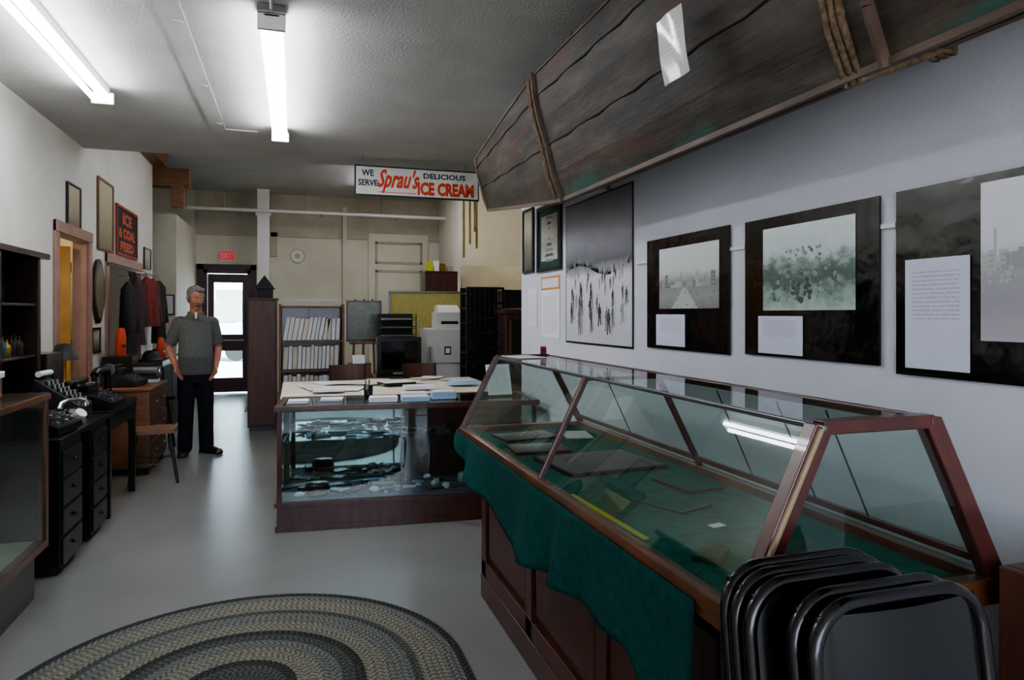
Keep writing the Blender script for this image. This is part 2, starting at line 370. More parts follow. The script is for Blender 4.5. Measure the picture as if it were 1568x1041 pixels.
for i in range(NR):
    r0,r1=rs[i],rs[i+1]; p0=stad(r0);p1=stad(r1)
    Lg=2*math.pi*max(r1,.15)
    for j in range(k):
        j2=(j+1)%k
        a=(j/k)*Lg; c_=((j+1)/k)*Lg
        if abs(p0[j][1]-p0[j2][1])>.9 : c_=a+1.16
        b.add([p0[j],p1[j],p1[j2],p0[j2]],[(0,1,2,3)],RM,uvs=[(a,r0),(a,r1),(c_,r1),(c_,r0)])
p0=stad(.93);p1=stad(.935,z=.0)
b.loft([p0,p1],M_blackm,cap=False); p=stad(.93,z=.001); b.add(p,[tuple(range(k))],M_blackm)
b.done()

# ---------------------------------------------------------------- slanted glass showcase (right)
Y0,Y1=1.15,3.58; zb,zt=.89,1.262
b=B('slanted_glass_showcase',bev=.004)
b.box(.98,1.5,1.32,3.5,.12,.84,M_mahogv); b.box(.95,1.53,1.3,3.52,0,.12,M_mahog)
for y in (1.3,2.0,2.72,3.44): b.box(.955,.98,y,y+.08,.12,.84,M_mahogv)
b.box(.955,.98,1.3,3.52,.12,.2,M_mahogv); b.box(.955,.98,1.3,3.52,.76,.84,M_mahogv)
for y in (1.38,2.08,2.8): b.box(.965,.98,y+.03,y+.61,.24,.72,M_mahogv)
b.box(.85,1.56,Y0,Y1,.835,.862,M_frame)
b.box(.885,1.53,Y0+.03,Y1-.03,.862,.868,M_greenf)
FB,FT,BT,BB=.865,1.05,1.35,1.545
for X in (FB,BB): b.bar((X,Y0,.877),(X,Y1,.877),.04,.035,M_frame)
for y in (Y0+.02,Y1-.02): b.bar((FB,y,.877),(BB,y,.877),.04,.035,M_frame)
for y,w in ((Y0+.02,.045),((Y0+Y1)/2,.022),(Y1-.02,.03)):
    b.bar((FB,y,.89),(FT,y,zt),w,w*.8,M_redfr,up=(0,1,0)); b.bar((BB,y,.89),(BT,y,zt),w,w*.8,M_redfr,up=(0,1,0))
b.bar((FB-.012,Y0+.004,.9),(FT-.012,Y0+.004,zt),.01,.022,mat('post_highlight',0x9a8468,.4),up=(0,1,0))  # pale strip paints the cream highlight along the near post
for y in (Y0+.02,Y1-.02): b.bar((FT,y,zt),(BT,y,zt),.035,.03,M_redfr)
b.bar((BT,Y0,zt),(BT,Y1,zt),.022,.022,M_redfr); b.bar((FT,Y0,zt),(FT,Y1,zt),.012,.012,M_steel)
b.bar((FT,(Y0+Y1)/2,zt-.008),(BT,(Y0+Y1)/2,zt-.008),.02,.012,M_redfr)
b.quad((FB,Y0,.89),(FB,Y1,.89),(FT,Y1,zt),(FT,Y0,zt),M_glass)
b.quad((BB,Y0,.89),(BB,Y1,.89),(BT,Y1,zt),(BT,Y0,zt),M_glass)
b.quad((FT,Y0,zt+.008),(FT,Y1,zt+.008),(BT,Y1,zt+.008),(BT,Y0,zt+.008),M_glass)
for y in (Y0+.01,Y1-.01): b.quad((FB,y,.89),(BB,y,.89),(BT,y,zt),(FT,y,zt),M_glass)
b.bar((1.52,Y0+.05,.93),(1.52,Y1-.05,.93),.015,.02,M_redfr)
for y in (1.5,1.7,2.0,2.9): b.bar((1.52,y,.93),(1.37,y,1.24),.005,.005,M_blackm)
b.done()
def flat(name,x,y,z,w,d,h,a,m,m2=None):
    q=B(name,M=place(x,y,z,a),bev=.002); q.box(-w/2,w/2,-d/2,d/2,0,h,m)
    if m2: q.sheet(-w/2+.01,w/2-.01,-d/2+.01,d/2-.01,h+.001,m2)
    return q.done()
ph1=uvphoto('old_print',[(0,0x1a1c1a),(.4,0x3c3f3a),(.7,0x6a6c68),(1,0x88888a)],5,3)
ph2=uvphoto('dark_print',[(0,0x121412),(.4,0x202422),(.7,0x2c302e),(1,0x3a3e3c)],9,5,.8)
flat('framed_print',1.13,3.3,.869,.3,.2,.012,8,M_black,ph1); flat('framed_print',1.08,2.98,.869,.26,.2,.012,-5,M_black,ph1)
flat('specimen_board',1.22,2.62,.869,.44,.36,.015,5,M_blackm,ph2)
flat('booklet',1.2,2.0,.869,.16,.2,.008,20,M_greenb,M_greenf); flat('green_book',1.09,1.33,.869,.13,.1,.025,12,M_greenb)
flat('green_book',1.24,1.46,.869,.12,.12,.03,-18,M_greenb); flat('green_book',1.03,1.53,.869,.1,.07,.015,40,M_greenb)
flat('price_card',.96,1.24,.869,.1,.045,.003,-40,M_paper); flat('ruler',.93,1.95,.869,.02,.5,.004,2,M_yellow)
flat('price_card',1.2,1.75,.869,.05,.03,.003,10,M_paper)
flat('pamphlet',1.4,3.28,.869,.14,.2,.006,-12,M_paper,M_papers)
flat('wire_tray',1.38,2.2,.869,.16,.22,.01,6,M_blackm,M_greenf)
flat('cleaning_notice',1.15,3.4,1.272,.16,.22,.004,8,M_paper)
b=B('red_stapler',M=place(1.28,3.45,1.272,70),bev=.004); b.box(-.07,.07,-.018,.018,0,.012,M_blackm); b.box(-.07,.06,-.016,.016,.03,.05,M_red); b.box(-.07,-.04,-.016,.016,.012,.03,M_red); b.done()
# green cloth hung below the front rail
b=B('green_drape_cloth'); rows=[];NY=120;NZ=12
def sm(a): a=max(0,min(1,a)); return a*a*(3-2*a)
for i in range(NY+1):
    t=i/NY; y=Y1+.03-t*(Y1-.03-Y0-.1)
    hang=.03+.17*min(1,t/.22)+.07*sm((t-.2)/.25)-.05*sm((t-.6)/.25)+.015*math.sin(t*17)+.4*sm((t-.86)/.14)
    fold=.5+.5*math.sin(t*30+2*math.sin(t*9)); row=[]
    for j in range(NZ+1):
        q=j/NZ; z=.868-hang*q
        x=.842-.008*q-.045*q*fold*(1+.5*math.sin(t*13))*min(1,t*6+.2)
        row.append((x,y+.02*q*math.sin(t*20),z))
    rows.append(row)
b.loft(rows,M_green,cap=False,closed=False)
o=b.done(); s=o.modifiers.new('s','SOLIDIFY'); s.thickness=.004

# ---------------------------------------------------------------- folding chairs
def fchair(y,dx=0,dz=0):
    Mx=Matrix.Translation((.885+dx,y-.13,0))@Matrix.Rotation(math.radians(-7.2),4,'X')
    b=B('folding_chair',M=Mx,bev=.002); w=.175; H=1.045+dz; rc=.08
    def U_(w,h0,h1,yy,r,rc=rc):
        p=[(-w,yy,h0),(-w,yy,h1-rc)]
        for i in range(1,8): t=math.pi/2*i/8; p.append((-w+rc-rc*math.cos(t),yy,h1-rc+rc*math.sin(t)))
        p+=[(-w+rc,yy,h1),(w-rc,yy,h1)]
        for i in range(1,8): t=math.pi/2*i/8; p.append((w-rc+rc*math.sin(t),yy,h1-rc+rc*math.cos(t)))
        p+=[(w,yy,h1-rc),(w,yy,h0)]; b.tube(p,r,M_chairb,n=10)
    U_(w,.01,H,0,.0125); U_(w-.03,.03,.72,.018,.011)
    rings=[]
    for z in (H-.26,H-.25,H-.02,H-.012):
        rings.append([(-w+.01+ (2*w-.02)*i/12,-.002-.02*math.sin(math.pi*i/12),z) for i in range(13)]+[(w-.01-(2*w-.02)*i/12,.006-.02*math.sin(math.pi*(1-i/12)),z) for i in range(13)])
    b.loft(rings,M_chairb)
    b.box(-w+.035,w-.035,-.012,.004,.34,.72,M_chairb)
    b.bar((-w,.0,.2),(w,.0,.2),.014,.014,M_chairb)
    for sx in (-1,1): b.cyl((sx*w,0,0),(sx*w,0,.03),.016,M_grey); b.cyl((sx*(w-.03),.018,.012),(sx*(w-.03),.018,.04),.014,M_grey)
    b.done()
for y,dx in ((1.06,.03),(1.02,.022),(.98,.02),(.915,.055),(.875,.06)): fchair(y,dx)
b=B('wooden_crate',bev=.004)
b.box(1.47,1.80,.78,1.1,0,.03,M_oak)
for x in (1.47,1.78): b.box(x,x+.02,.78,1.1,.03,.95,M_brownc)
for z in (.45,.93): b.box(1.49,1.78,.78,1.1,z,z+.02,M_brownc)
b.box(1.49,1.78,.78,.8,.03,.93,M_brownc); b.done()

# ---------------------------------------------------------------- plank boat (flat bottomed)
def canoemat():
    m,nt,b=nodes('weathered_boat_planks'); N=nt.nodes.new; L=nt.links.new
    b.inputs['Roughness'].default_value=.6; b.inputs['Specular IOR Level'].default_value=.35
    tc=N('ShaderNodeTexCoord'); mp=N('ShaderNodeMapping'); mp.inputs['Scale'].default_value=(3,.8,4); L(tc.outputs['Object'],mp.inputs[0])
    def noise(sc_,det,src,rg=.6):
        n=N('ShaderNodeTexNoise'); n.inputs['Scale'].default_value=sc_; n.inputs['Detail'].default_value=det; n.inputs['Roughness'].default_value=rg; L(src,n.inputs['Vector']); return n.outputs['Fac']
    r=N('ShaderNodeValToRGB'); e=r.color_ramp.elements; e[0].position=.3; e[0].color=lin(0x1f1c19); e[1].position=.72; e[1].color=lin(0x5f574b)
    q=e.new(.5); q.color=lin(0x403a33)
    L(noise(2.4,10,mp.outputs[0],.72),r.inputs[0])
    mr0=N('ShaderNodeMapRange'); mr0.inputs[1].default_value=.53; mr0.inputs[2].default_value=.63; mr0.inputs[4].default_value=.75; L(noise(1.3,8,mp.outputs[0],.7),mr0.inputs[0])
    mx0=N('ShaderNodeMix'); mx0.data_type='RGBA'; L(mr0.outputs[0],mx0.inputs[0]); L(r.outputs[0],mx0.inputs[6]); mx0.inputs[7].default_value=lin(0x55302b)
    sp=N('ShaderNodeSeparateXYZ'); L(tc.outputs['Object'],sp.inputs[0])
    a=N('ShaderNodeMath'); a.operation='MULTIPLY_ADD'; a.inputs[1].default_value=.5; L(noise(1.6,6,tc.outputs['Object']),a.inputs[0]); L(sp.outputs[2],a.inputs[2])
    mr=N('ShaderNodeMapRange'); mr.inputs[1].default_value=2.41; mr.inputs[2].default_value=2.38; mr.inputs[4].default_value=.8; L(a.outputs[0],mr.inputs[0])
    mx=N('ShaderNodeMix'); mx.data_type='RGBA'; L(mr.outputs[0],mx.inputs[0]); L(mx0.outputs[2],mx.inputs[6]); mx.inputs[7].default_value=lin(0x35584f)
    L(mx.outputs[2],b.inputs['Base Color'])
    mp2=N('ShaderNodeMapping'); mp2.inputs['Scale'].default_value=(8,.6,8); L(tc.outputs['Object'],mp2.inputs[0])
    bp=N('ShaderNodeBump'); bp.inputs['Strength'].default_value=.4; bp.inputs['Distance'].default_value=.006; L(noise(8,8,mp2.outputs[0]),bp.inputs['Height']); L(bp.outputs[0],b.inputs['Normal'])
    return m
CM=canoemat()
M_gun=mat('gunwale_wood',0x665548,.6,c2=0x4b3b31,scale=9,stretch=(1,.3,1))
T=[(1.70,2.24),(1.42,2.13),(1.365,2.27),(1.33,2.42),(1.285,2.56),(1.26,2.68),(1.245,2.80),(1.45,2.89),(1.66,2.86)]
def csec(y,grow=0):
    cx,cz=1.38,2.485
    if y>3.5: q=min(1,(y-3.5)/1.47); s_=1-.43*q**1.1
    elif y<1.0: q=min(1,(1.0-y)/1.2); s_=1-.43*q**1.1
    else: s_=1
    return [(cx+(x-cx)*s_*(1+grow), y, cz+(z-cz)*s_*(1+grow)) for x,z in T]
ys=[-.2+ (5.17)*i/44 for i in range(45)]
b=B('weathered_plank_boat'); rings=[csec(y) for y in ys]
b.loft(rings,CM,cap=False,closed=False,smooth=False)
inner=[[ (p[0]+.022,p[1],2.485+(p[2]-2.485)*.93) for p in r] for r in rings]
b.loft(inner,M_greenf,cap=False,closed=False)
for e in (0,-1): b.add(rings[e],[tuple(range(len(rings[e])))],CM)
for k_,w_,m in ((1,.02,M_gun),(0,.025,M_gun),(8,.025,M_gun),(6,.012,M_gun)):
    for i in range(44): b.bar(rings[i][k_],rings[i+1][k_],w_,w_,m)
dk=mat('seam_black',0x0c0b0a,.8)
for k_ in (3,5): b.tube([(r[k_][0]-.001,r[k_][1],r[k_][2]+.006*math.sin(i*2.1)) for i,r in enumerate(rings)],[.002+.004*abs(math.sin(i*.9)) for i in range(45)],dk,n=6)
for i in range(8): b.bar(rings[-1][i],rings[-1][i+1],.02,.03,M_gun,up=(0,1,0))
c=csec(3.5,.03)
for i in range(1,6): b.bar((c[i][0]-.004,3.5,c[i][2]),(c[i+1][0]-.004,3.5,c[i+1][2]),.03,.012,M_gun,up=(0,1,0))
c=csec(1.34,.03)
for i in range(1,6): b.bar((c[i][0]-.004,1.34,c[i][2]),(c[i+1][0]-.004,1.34,c[i+1][2]),.05,.014,M_gun,up=(0,1,0))
for y in (3.6,1.46):
    for dy in ((-.012,.012) if y>3 else (-.026,0,.026)):
        c=csec(y+dy,.035); pts=[(1.50,y+dy,3.099),(1.45,y+dy,2.93)]+c[::-1][2:]+[(1.745,y+dy,2.22),(1.76,y+dy,3.099)]
        b.tube(pts,.011,M_rope,n=8)
b.done()
b=B('boat_label_in_sleeve',M=plane((1.255,2.12,2.3),(-.02,-1,0),(-.17,0,.985)))
def wav(x,y): return (x,y,.013+.004*math.sin(x*40+y*20))
n_=8; vs=[wav(.165*i/n_,.22*j/n_) for j in range(n_+1) for i in range(n_+1)]
uv=[(i/n_,j/n_) for j in range(n_+1) for i in range(n_+1)]
tp=textpaper('sleeve_text',0xc4c4bb,0x7a7a78,14,.35,.8); tp.node_tree.nodes['Principled BSDF'].inputs['Coat Weight'].default_value=.6; tp.node_tree.nodes['Principled BSDF'].inputs['Coat Roughness'].default_value=.1
b.add(vs,[(j*(n_+1)+i,j*(n_+1)+i+1,(j+1)*(n_+1)+i+1,(j+1)*(n_+1)+i) for j in range(n_) for i in range(n_)],tp,True,uv)
b.done()

# ---------------------------------------------------------------- right wall pictures
sky=uvphoto('skyline_print',[(0,0x80827f),(.2,0x9a9c99),(.42,0x888b86),(.5,0xb5b9b5),(.62,0xd3d7d4),(1,0xdcdfdd)],9,1,.25)
trees=uvphoto('street_print',[(0,0xb8c6be),(.2,0x8a9e94),(.36,0x4d5e56),(.48,0x63776e),(.58,0xa0b2aa),(.68,0xcad6d2),(1,0xdbe4e2)],6,4,.85)
street=uvphoto('city_print',[(0,0xb4b0b6),(.25,0xa2a0a6),(.45,0xabaab0),(.52,0xc5c5cc),(.62,0xdcdce4),(1,0xe2e2ea)],8,9,.18)
G1=mat('ink_dark',0x46494a,.5);G2=mat('ink_mid',0x7a7d7a,.5);G3=mat('ink_light',0x9fa29f,.5);G4=mat('ink_pale',0xb8bab9,.5)
def buildings(b,x0,x1,y0,y1,n,z,pal=None):
    pal=pal or (G2,G3,G3,G4,G4)
    for i in range(n):
        w=(x1-x0)/n*U(.7,2.2); x=x0+(x1-x0-w)*i/(n-1); h=U(.15,.5)*(y1-y0)
        if i%5==2: h=(y1-y0)*U(.7,1); w*=.6
        m=random.choice(pal); zz=z+.0006*i/n
        b.quad((x,y0,zz),(x+w,y0,zz),(x+w,y0+h,zz),(x,y0+h,zz),m)
        if w>.02:
            for q in range(3):
                yy=y0+h*(.2+.25*q); b.quad((x+w*.15,yy,zz+.0001),(x+w*.85,yy,zz+.0001),(x+w*.85,yy+h*.08,zz+.0001),(x+w*.15,yy+h*.08,zz+.0001),G3)
def blobs(b,x0,x1,y0,y1,n,r0,r1,z,pal):
    for i in range(n):
        x=U(x0,x1);y=U(y0,y1);r=U(r0,r1); zz=z+.0004*i/n
        k_=9; b.add([(x+r*U(.6,1.1)*math.cos(6.283*j/k_),y+r*U(.5,.9)*math.sin(6.283*j/k_),zz) for j in range(k_)],[tuple(range(k_))],random.choice(pal))
def board(yf,yn,z0,z1,photo,px,py,cap,kind):
    b=B('mounted_photo_board',M=wR(yf,z0,.004)); W=yf-yn;H=z1-z0
    b.box(0,W,0,H,0,.008,M_plastic)
    x0,x1=px[0]*W,px[1]*W; a0,a1=py[0]*H,py[1]*H; h=a1-a0
    b.quad((x0,a0,.0095),(x1,a0,.0095),(x1,a1,.0095),(x0,a1,.0095),photo)
    if kind=='b':
        buildings(b,x0+.004,x1-.004,a0+h*.34,a0+h*.62,18,.0098)
        b.add([(x0+.12,a0+.001,.0099),(x0+.36,a0+.001,.0099),(x0+.25,a0+h*.34,.0099),(x0+.23,a0+h*.34,.0099)],[(0,1,2,3)],G4)
        for q in range(14): xx=U(x0+.04,x1-.04); yy=a0+U(.04,.28)*h; b.box(xx,xx+.012,yy,yy+.007,.0099,.0101,G2)
    if kind=='t':
        L1,L2,L3=mat('leaf_dark',0x4e6058,.5),mat('leaf_mid',0x66796f,.5),mat('leaf_pale',0x879b91,.5)
        blobs(b,x0+.06,x1-.06,a0+h*.1,a0+h*.5,90,.004,.014,.0098,(L1,L2,L3,L3)); blobs(b,x0+.12,x1-.16,a0+h*.4,a0+h*.72,50,.004,.013,.0102,(L2,L3,L3)); blobs(b,x0+.17,x0+.27,a0+h*.12,a0+h*.36,24,.008,.018,.0106,(L1,G1))
    if kind=='c': buildings(b,x0+.004,x1-.004,a0+h*.44,a0+h*.72,26,.0098,pal=(G3,G4,G4)); blobs(b,x0+.02,x1-.02,a0+h*.36,a0+h*.46,60,.004,.01,.0106,(G3,G4,G4))
    c=cap; b.quad((c[0]*W,c[2]*H,.0115),(c[1]*W,c[2]*H,.0115),(c[1]*W,c[3]*H,.0115),(c[0]*W,c[3]*H,.0115),M_papert)
    b.done()
board(3.29,2.56,1.32,1.89,sky,(.18,.9),(.36,.9),(.14,.52,.03,.31),'b')
board(2.45,1.755,1.33,1.885,trees,(.17,.86),(.33,.92),(.13,.5,.02,.29),'t')
board(1.69,.95,1.31,1.885,street,(.38,.97),(.2,.96),(.05,.34,.04,.62),'c')
b=B('picture_rail_strip')
for y0,y1 in ((.9,.945),(1.695,1.75),(2.455,2.555),(3.295,3.42)): b.box(XR-.012,XR-.001,y0,y1,1.775,1.79,M_white)
b.done()
b=B('mountain_skiers_poster',M=wR(4.46,1.3)); W,H=1.0,.95
pm=uvphoto('poster_print',[(0,0xc6c6cc),(.46,0xd8d8de),(.5,0xa0a0a6),(.55,0x606066),(.66,0x85858b),(.78,0xa2a2a8),(1,0x85858c)],4,2,.18)
b.box(0,W,0,H,0,.003,M_black); b.quad((.012,.012,.004),(W-.012,.012,.004),(W-.012,H-.01,.004),(.012,H-.01,.004),pm)
PF=(mat('figure_a',0x3c3d40,.5),mat('figure_b',0x55565a,.5),mat('figure_c',0x77787c,.5),mat('figure_d',0x97989c,.5))
for i in range(46):
    y=.43-.38*(i/45)**1.2; x=U(.05,.93); h=.05+.13*(1-y/.45); w=h*U(.14,.2); m=random.choice(PF); z=.0046+.00002*i; l=U(-.3,.3)*w
    b.add([(x-w*.8,y,z),(x-w*.3,y,z),(x,y+h*.45,z),(x+w*.4,y+.01,z),(x+w*.9,y+.01,z),(x+w*.6,y+h*.5,z),(x+w*.8+l,y+h*.6,z),(x+w*.6,y+h*.82,z),(x+w*.2,y+h*.86,z),(x+w*.25,y+h,z),(x-w*.25,y+h,z),(x-w*.2,y+h*.86,z),(x-w*.6,y+h*.82,z),(x-w*1.0+l,y+h*.55,z),(x-w*.6,y+h*.5,z)],[tuple(range(15))],m)
    b.quad((x+w*1.3,y,z),(x+w*1.4,y,z),(x+w*1.9,y+h*1.2,z),(x+w*1.85,y+h*1.2,z),m)
for i in range(90):
    x=U(.02,.96); y=.48+.04*math.sin(x*7); h=U(.02,.07); b.add([(x-.01,y,.0045),(x+.01,y,.0045),(x,y+h,.0045)],[(0,1,2)],random.choice(PF[1:]))
b.done()
def framed(name,M,W,H,fm,pm,fw=.02,mm=None):
    b=B(name,M=M,bev=.002)
    b.box(0,W,0,fw,0,.02,fm);b.box(0,W,H-fw,H,0,.02,fm);b.box(0,fw,fw,H-fw,0,.02,fm);b.box(W-fw,W,fw,H-fw,0,.02,fm)
    b.box(fw,W-fw,fw,H-fw,0,.006,mm or M_paper)
    k_=.05 if mm else .0
    b.quad((fw+k_,fw+k_,.0075),(W-fw-k_,fw+k_,.0075),(W-fw-k_,H-fw-k_,.0075),(fw+k_,H-fw-k_,.0075),pm); return b
port=uvphoto('portrait_print',[(0,0x4c4438),(.4,0x7c7868),(.7,0xb5ae98),(1,0x8a8470)],5,12,.5)
cart=uvphoto('engraving_print',[(0,0xb5b3a8),(.35,0x8d8b82),(.6,0xc0beb2),(1,0xa5a398)],12,15,.9)
framed('framed_portrait',wR(5.38,1.83),.26,.52,M_black,port).done()
b=framed('framed_engraving',wR(5.03,1.82),.5,.5,M_black,cart,mm=M_greenb,fw=.03)
for i in range(9):
    y=.07+.04*i; w=.05+.05*math.sin(i*.8+.6); b.quad((.25-w,y,.008),(.25+w,y,.008),(.25+w*.7,y+.02,.008),(.25-w*.7,y+.02,.008),G1 if i%2 else G2)
b.done()
b=B('posted_notice',M=wR(5.26,1.4)); b.box(0,.2,0,.3,0,.002,M_paper).quad((0,0,.003),(.2,0,.003),(.2,.3,.003),(0,.3,.003),M_papers).done()
b=B('posted_notice',M=wR(4.96,1.32)); b.box(0,.38,0,.46,0,.002,M_paper).quad((0,0,.003),(.38,0,.003),(.38,.36,.003),(0,.36,.003),M_papers).box(0,.38,.36,.46,.002,.004,mat('orange_paper',0xc98a4a,.6)).box(.02,.36,.375,.445,.004,.005,M_paper).done()

# ---------------------------------------------------------------- ice cream sign
b=B('hanging_ice_cream_sign',M=plane((.585,7.05,2.7),(1,0,0),(0,0,1)))
W,H=1.3,.31; b.box(0,W,0,H,-.025,0,M_signb); b.box(.014,W-.014,.016,H-.016,0,.003,M_signw)
b.text('WE',.07,.19,.2,.265,.0035,M_signb,bold=.03); b.text('SERVE',.035,.23,.1,.165,.0035,M_signb,bold=.03)
b.text("Sprau's",.225,.66,.035,.285,.0035,M_redp,shear=.45,bold=.03)
b.text('DELICIOUS',.7,1.15,.205,.262,.0035,M_signb,bold=.03); b.text('ICE CREAM',.64,1.24,.03,.17,.0035,M_redp,bold=.05)
b.box(.24,.62,.04,.047,.003,.004,M_redp)
for x in (.08,1.15): b.cyl((x,H,-.012),(x,3.1-2.70,-.012),.004,M_steel,n=8)
b.done()

# ---------------------------------------------------------------- counter showcase (centre)
CMx=Matrix.Translation((-.11,4.95,0))@Matrix.Rotation(math.radians(-5),4,'Z')
L_,D_=1.84,.56
b=B('counter_display_case',M=CMx,bev=.003)
b.box(0,L_,0,D_,.03,.17,M_mahog); b.box(-.012,L_+.012,-.012,D_,0,.04,M_mahog); b.box(-.018,L_+.018,-.018,D_+.01,.17,.2,M_mahog)
b.box(.02,L_-.02,.01,D_-.02,.2,.206,mat('case_liner',0x56606c,.8))
for x in (.0,.84,L_-.03):
    w=.03 if x!=.84 else .012
    b.box(x,x+w,0,w,.2,.83,M_mahog if w>.02 else M_steel)
for x in (0,L_-.03): b.box(x,x+.03,D_-.03,D_,.2,.83,M_mahog)
for (x0,x1,y0,y1) in ((-.02,L_+.02,-.02,.03),(-.02,L_+.02,D_-.02,D_+.02),(-.02,.03,.03,D_-.02),(L_-.03,L_+.02,.03,D_-.02)): b.box(x0,x1,y0,y1,.825,.862,M_mahog)
b.box(.03,L_-.03,.03,D_-.02,.85,.858,M_glass2); b.box(.03,L_-.03,.008,.012,.2,.825,M_glass2)
b.box(.006,.01,.03,D_-.03,.2,.825,M_glass2); b.box(.03,L_-.03,.1,D_-.04,.6,.606,M_glass2)
b.box(.03,.92,D_-.012,D_-.006,.206,.825,M_mirror); b.box(.9,L_-.03,D_-.02,D_-.012,.206,.825,M_mahogv)  # right-hand mahogany sheet stands in for a dark red reflection
for x in (.05,.86,1.75): b.box(x,x+.01,.1,D_-.04,.59,.6,M_steel)
b.done()
cols=[M_paper,M_black,M_brass,M_steel,M_blue,M_oak,M_paperb,M_wood,M_grey,M_paper]
def CP(x,y,z,a=0): return CMx@Matrix.Translation((x,y,z))@Matrix.Rotation(math.radians(a),4,'Z')
b=B('shelf_curios',M=CMx)
for i in range(60):
    x=U(.07,1.74);y=U(.15,.46); z=.607
    b.M=CP(x,y,z,U(-40,40)); m=random.choice(cols); t=random.randint(0,3); q=U(.02,.055)
    if t<2: b.box(-q*1.3,q*1.3,-q*.6,q*.6,0,U(.003,.02),m)
    elif t==2: b.cyl((0,0,0),(0,0,q*.8),q*.45,m)
    else: b.tube([(-q*1.5,0,.012),(0,.01,.012),(q*1.5,0,.012)],[.004,.01,.006],m)
b.done()
b=B('case_floor_curios',M=CMx)
for i in range(60):
    x=U(.1,1.72);y=U(.07,.48); z=.207
    b.M=CP(x,y,z,U(-40,40)); m=random.choice(cols+[M_black,M_paper,M_black]); t=random.randint(0,5); q=U(.03,.08)
    if t<3: b.box(-q*1.5,q*1.5,-q*.6,q*.6,0,U(.003,.015),m)
    elif t==3: b.lathe([(q*.45,0),(q*.5,.01),(q*.5,q*.6),(q*.42,q*.7),(q*.4,q*.7)],(0,0,0),m,n=16)
    elif t==4: b.tube([(-q*1.6,0,.012),(-q*.5,.01,.012),(q*.3,-.01,.015),(q*1.5,.01,.012)],[.006,.009,.012,.007],m)
    else: b.ell((0,0,.02),(q*.7,q*.5,.02),m,n=12,k=6)
b.done()
b=B('old_tin_canister',M=CP(.26,.14,.207)); b.lathe([(.085,0),(.088,.005),(.088,.06),(.08,.07),(.08,.085),(.03,.09)],(0,0,0),M_wood); b.lathe([(.089,.02),(.089,.04)],(0,0,0),M_brass); b.done()
for (x,w,h,m,y) in ((.72,.2,.035,M_paper,.16),(.95,.2,.035,M_paperb,.14),(.95,.19,.045,M_paper,.3),(1.17,.18,.055,M_paperb,.24),(.12,.14,.02,M_paper,.2),(.35,.16,.015,M_paper,.3)):
    q=B('brochure_stack',M=CP(x,y,.862,U(-4,4)),bev=.002)
    for j in range(4): q.box(-w/2+.002*j,w/2+.002*j,-.07,.07,h*j/4,h*(j+.9)/4,m)
    q.sheet(-w/2+.01,w/2-.01,-.06,.06,h+.0005,M_papers); q.done()
b=B('pen_holder',M=CP(.62,.42,.862)); b.lathe([(.03,0),(.032,.005),(.036,.09),(.033,.09),(.03,.01)],(0,0,0),M_black)
for i in range(5): b.cyl((U(-.015,.015),U(-.015,.015),.01),(U(-.03,.03),U(-.03,.03),U(.12,.16)),.004,random.choice(cols),n=6)
b.done()
q=B('desk_leaflet_stand',M=CP(1.62,.3,.862,10),bev=.002); q.box(-.1,.1,-.05,.05,0,.01,M_glass2); q.quad((-.1,-.02,.01),(.1,-.02,.01),(.1,.05,.24),(-.1,.05,.24),M_papers); q.done()
b=B('work_table',bev=.004); b.box(-.1,1.75,5.62,6.95,.8,.84,M_cream2)
b.box(-.08,1.73,5.64,6.93,.74,.8,M_oak)
for x in (-.06,1.66):
    for y in (5.66,6.86): b.box(x,x+.05,y,y+.05,0,.74,M_oak)
b.done()
b=B('scattered_papers')
for i in range(18):
    x=U(0,1.5);y=U(5.75,6.75); b.sheet(x,x+.22,y,y+.28,.842+.0008*i,random.choice((M_paper,M_papers,M_cream2,M_paper,M_grey)),U(-.5,.5))
for i,(x,y) in enumerate(((.15,5.8),(.9,5.75),(1.35,6.0))): b.box(x,x+.25,y,y+.18,.858,.876+.01*i,random.choice((M_paper,M_paperb)))
b.done()
flat('open_notebook',.9,6.3,.86,.3,.2,.015,15,M_blackm,M_papers)
def wchair(name,x,y,a,m=M_brownc,H=.86,mm=M_black):
    b=B(name,M=place(x,y,0,a),bev=.004)
    b.box(-.2,.2,-.19,.2,.44,.47,m)
    for sx in (-.18,.18): b.cyl((sx*1.1,-.19,0),(sx*.9,-.15,.44),.012,mm,n=10); b.tube([(sx*1.05,.23,0),(sx*.95,.18,.44),(sx,.2,.6),(sx,.24,H)],.012,mm)
    pts=[[(-.19+.38*i/10,.235+.03*math.sin(math.pi*i/10)+dy,z) for i in range(11)] for z,dy in ((H-.2,-.015),(H,0))]
    fr=[ [*r,*[(p[0],p[1]+.012,p[2]) for p in r[::-1]]] for r in pts]; b.loft(fr,m)
    b.bar((-.18,-.17,.2),(.18,-.17,.2),.012,.012,mm); b.done()
wchair('side_chair',.55,7.3,0,H=.95); wchair('side_chair',1.35,7.3,5,H=.95); wchair('side_chair',2.08,6.4,-80,m=M_oak)
